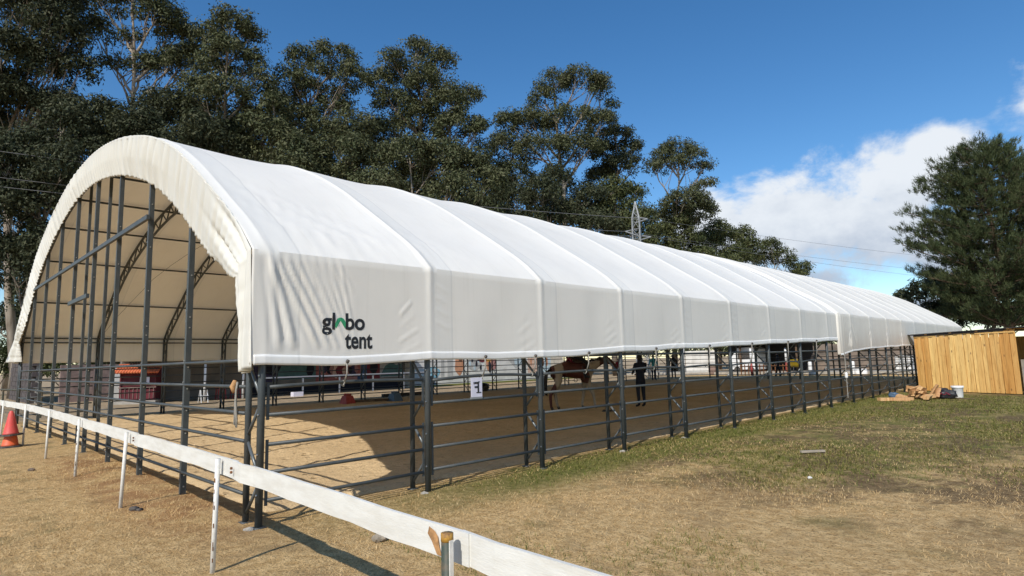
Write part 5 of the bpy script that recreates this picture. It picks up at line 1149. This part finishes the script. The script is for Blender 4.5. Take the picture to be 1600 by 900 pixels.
for sg in (1, -1): link('strap', MB().tube([(-.1, sg*.11, 1.46), (.03, sg*.11, 1.48), (.14, sg*.10, 1.36), (.14, sg*.07, 1.15)], .02, 6).mesh('strap', 'black_cloth'), pb)
b = at(1053, 589, 46); person((b[0], b[1], 0), math.radians(-70), 'person in black clothes standing just right of the one in light blue', 'black_cloth', 'black_cloth', H=1.8)
b = at(1217, 588, 44.5); person((b[0], b[1], 0), math.radians(-150), 'dark-clothed person striding beyond the far end by the poles', 'black_cloth', 'black_cloth', stride=.18, H=1.75)
b = at(968, 592, 41); person((b[0], b[1], 0), math.radians(-60), 'person in dark red top beside the white wall beyond the arena', 'red_cloth', 'jeans', bare=True, H=1.65)

def horse_mat():
    m = bpy.data.materials.new('horse_coat'); m.use_nodes = True; t = NT(m.node_tree); p = t.n['Principled BSDF']; p.inputs['Roughness'].default_value = .6
    c = t.node('ShaderNodeTexCoord').outputs['Object']; sp = t.node('ShaderNodeSeparateXYZ'); t.put(sp.inputs[0], c); n = t.noise(c, 2.6, 3, .5)
    X, Z = sp.outputs[0], sp.outputs[2]; xx = t.m('ADD', X, t.m('MULTIPLY', t.m('SUBTRACT', n, .5), .30)); zz = t.m('ADD', Z, t.m('MULTIPLY', t.m('SUBTRACT', n, .5), .3))
    barrel = t.m('MULTIPLY', t.ss(xx, -.44, -.40), t.m('SUBTRACT', 1.0, t.ss(xx, .40, .44))); barrel = t.m('MULTIPLY', barrel, t.ss(zz, .85, .90))
    rump = t.m('SUBTRACT', 1.0, t.ss(xx, -.68, -.64)); head = t.ss(xx, .82, .86)
    k = t.m('MAXIMUM', t.m('MAXIMUM', barrel, head), rump)
    low = t.m('SUBTRACT', 1.0, t.ss(Z, .10, .16))
    col = t.mix(k, (.36, .29, .22), (.085, .018, .012)); col = t.mix(t.m('MULTIPLY', t.ss(Z, 1.45, 1.56), t.ss(n, .50, .54)), col, (.02, .012, .01)); col = t.mix(low, col, (.03, .025, .02)); t.put(p.inputs['Base Color'], col); M['horse_coat'] = m  # white patches toned down in the colour for the shade under the tent
horse_mat()
HV = [(0, 0, 1.27), (-.30, 0, 1.31), (-.58, 0, 1.33), (-.74, 0, 1.26), (.30, 0, 1.27), (.52, 0, 1.30), (.74, 0, 1.42), (.96, 0, 1.53), (1.12, 0, 1.58), (1.28, 0, 1.48), (1.46, 0, 1.28), (1.55, 0, 1.20)]
HR = [(.29, .27), (.275, .26), (.26, .24), (.15, .15), (.285, .255), (.23, .20), (.175, .13), (.135, .10), (.115, .085), (.105, .078), (.065, .055), (.055, .05)]
HE = [(0, 1), (1, 2), (2, 3), (0, 4), (4, 5), (5, 6), (6, 7), (7, 8), (8, 9), (9, 10), (10, 11)]
for sg, fh, ff in ((1, .16, -.14), (-1, -.14, .20)):
    o = len(HV); HV += [(-.60, sg*.13, 1.12), (-.50+fh*.3, sg*.16, .92), (-.74+fh*.8, sg*.145, .53), (-.70+fh, sg*.14, .16), (-.64+fh, sg*.14, .045)]; HR += [.16, .125, (.062, .055), .042, (.058, .062)]; HE += [(2, o), (o, o+1), (o+1, o+2), (o+2, o+3), (o+3, o+4)]
    o = len(HV); HV += [(.40, sg*.13, 1.02), (.40+ff*.15, sg*.14, .80), (.44+ff*.7, sg*.135, .47), (.42+ff, sg*.13, .15), (.47+ff, sg*.13, .045)]; HR += [.135, .085, (.055, .052), .038, (.055, .058)]; HE += [(4, o), (o, o+1), (o+1, o+2), (o+2, o+3), (o+3, o+4)]
for sg in (1, -1): o = len(HV); HV += [(1.11, sg*.05, 1.67), (1.13, sg*.065, 1.76)]; HR += [.03, .014]; HE += [(8, o), (o, o+1)]
hme = skin_mesh(HV, HE, HR, 0, 2); hme.materials.append(M['horse_coat'])
HX = np.array([-6.10, 12.45]); hz_ = math.atan2(1.2, .72)
horse = empty('horse', (HX[0], HX[1], 0.012), 'pinto horse with brown barrel and white patches walking under a rider', 'horse'); horse.rotation_euler.z = hz_
body = link('body', hme, horse)
tl = MB()
for k in range(9): yv = (k-4)*.018; tl.tube([(-.80, yv*.6, 1.30), (-.92, yv, 1.16), (-.96-.01*k % .03, yv*1.4, .85), (-.94, yv*1.6, .48+.02*(k % 3))], [.03, .036, .03, .006], 5)
link('tail', tl.mesh('tail', 'horse_dark', True), body)
mn = MB()
for k in range(14): f = k/13; x0 = .56+.54*f; z0 = 1.56+.12*f+.02*math.sin(k); mn.tube([(x0, 0, z0), (x0-.02, .07, z0-.04), (x0-.04, .12-.03*f, z0-.22)], [.022, .022, .005], 5)
link('mane', mn.mesh('mane', 'horse_dark', True), body)
hd_ = MB()
for sg in (1, -1): hd_.tube([(1.16, sg*.11, 1.55), (1.36, sg*.085, 1.40), (.62, sg*.16, 1.62)], .010, 5)
link('bridle', hd_.mesh('bridle', 'leather'), body)
sadl = empty('saddle', (HX[0], HX[1], 0.012), 'dark saddle with red pad strapped on the pinto horse', 'saddle'); sadl.rotation_euler.z = hz_
def shell(x0, x1, a0, a1, rad, zc, name, m):
    n = 14; k = 8; vs = []; mb = MB()
    for i in range(k+1):
        x = x0+(x1-x0)*i/k
        for j in range(n+1): a = a0+(a1-a0)*j/n; vs.append((x, rad*math.sin(a), zc+rad*1.02*math.cos(a)+.05*((i/k-.5)*2)**2))
    mb.add(vs, [(i*(n+1)+j, i*(n+1)+j+1, (i+1)*(n+1)+j+1, (i+1)*(n+1)+j) for i in range(k) for j in range(n)]); o = link(name, mb.mesh(name, m, True), sadl); md = o.modifiers.new('t', 'SOLIDIFY'); md.thickness = .025; md.offset = 1
shell(-.18, .28, -.85, .85, .315, 1.285, 'saddle_pad', 'red_cloth'); shell(-.12, .26, -.95, .95, .345, 1.285, 'flap', 'leather'); shell(-.20, .26, -.5, .5, .375, 1.29, 'seat', 'leather')
for sg in (1, -1): link('stirrup', MB().tube([(.16, sg*.36, 1.4), (.20, sg*.41, .98)], .014, 5).tube([(.20+.06*math.cos(a), sg*.42, .93+.06*math.sin(a)) for a in np.linspace(0, 2*PI, 10)], .010, 5).mesh('stirrup', 'leather'), sadl)
def stripe_mat():
    m = bpy.data.materials.new('striped'); m.use_nodes = True; t = NT(m.node_tree); p = t.n['Principled BSDF']; p.inputs['Roughness'].default_value = .85
    c = t.node('ShaderNodeTexCoord').outputs['Object']; sp = t.node('ShaderNodeSeparateXYZ'); t.put(sp.inputs[0], c); f = t.ss(t.m('SINE', t.m('MULTIPLY', sp.outputs[2], 95.0)), -.1, .1); t.put(p.inputs['Base Color'], t.mix(f, (.03, .03, .035), (.62, .58, .50))); M['striped'] = m
stripe_mat()
person((HX[0]+.02*math.cos(hz_), HX[1]+.02*math.sin(hz_), 1.735), hz_, 'rider in striped top and dark trousers sitting on the pinto horse', 'striped', 'black_cloth', seated=True, arms={'l': [(.08, .24, .24), (.34, .12, .16)], 'r': [(.08, .24, .24), (.34, .12, .16)]}, H=1.7)
dg_ = MB()
for k in range(7): dg_.lathe([(.05, 0), (.06, .03), (.02, .07)], (-4.9+.12*math.sin(k*2.2), 12.6+.12*math.cos(k*1.7), .0), 7)
dgo = dg_.build('dung', 'rubber'); tag(dgo, 'small heap of dark dung on the sand between horse and walker', 'dung')
b = at(1153, 588, 44.0); letter_board((b[0], b[1], 0.42), math.radians(-45), 0.34, 0.70, 'I', 'tall white letter board standing at the far end of the arena', False, 0.42)

# ================================================================== GRASS
def blades(name, n, region, weight, hgt, wdt, m, seed, label, cat, tl0=.5):
    r = np.random.default_rng(seed); x = r.uniform(region[0], region[1], n*8); y = r.uniform(region[2], region[3], n*8)
    dx, dy = x-CAM[0], y-CAM[1]; dep = dx*FW[0]+dy*FW[1]; wgt = np.clip(.55+.75*fbm(x, y, 26, 2, 9), .05, 1.3); keep = (dep > 1.2) & (r.random(n*8) < weight(x, y)*wgt*np.clip((7.0/np.maximum(dep, .5))**1.3, .06, 1)); x, y = x[keep][:n], y[keep][:n]; k = len(x); z = relief(x, y)
    a = r.uniform(0, 2*PI, k); tilt = r.uniform(tl0, 1.5, k); h = hgt*r.uniform(.5, 1.3, k); dep = (x-CAM[0])*FW[0]+(y-CAM[1])*FW[1]; wv = wdt*np.clip(dep/5, .7, 3.0)
    tip = np.stack([x+np.cos(a)*h*np.sin(tilt), y+np.sin(a)*h*np.sin(tilt), z+h*np.cos(tilt)+.004], -1); sx_, sy_ = -np.sin(a)*wv/2, np.cos(a)*wv/2
    V = np.stack([np.stack([x-sx_, y-sy_, z-.004], -1), np.stack([x+sx_, y+sy_, z-.004], -1), tip], 1).reshape(-1, 3)
    o = npmesh(name, V, np.arange(k*3).reshape(-1, 3), m); tag(o, label, cat, kind='stuff'); return k
def w_out(x, y): return 1.0*((x > -0.25) | (y < 0.15))
def w_green(x, y):
    n = fbm(x, y, .9, 4, 2); side = np.exp(-((x-.25)/.55)**2)*np.clip((y-2.2)/3, 0, 1)*1.3
    return ((x > -.3) | (y < .1))*np.clip(side + np.clip(.07*y-.18+.75*n-.04*x, 0, .85) + .15*(n > .5), 0, 1)
blades('dry_grass', 130000, (-8, 8, -3.2, 16), lambda x, y: w_out(x, y)*np.clip(.40+.65*fbm(x, y, 1.6, 5, 5), .03, 1)*np.clip(1.25-.07*y, .22, 1), .055, .0038, 'straw', 1, 'trampled dry straw-coloured grass in the foreground', 'grass', 1.0)
blades('green_grass', 110000, (-.4, 8, .5, 24), w_green, .048, .0050, 'grass_blade', 2, 'short green grass along the tent side and towards the shed', 'grass')
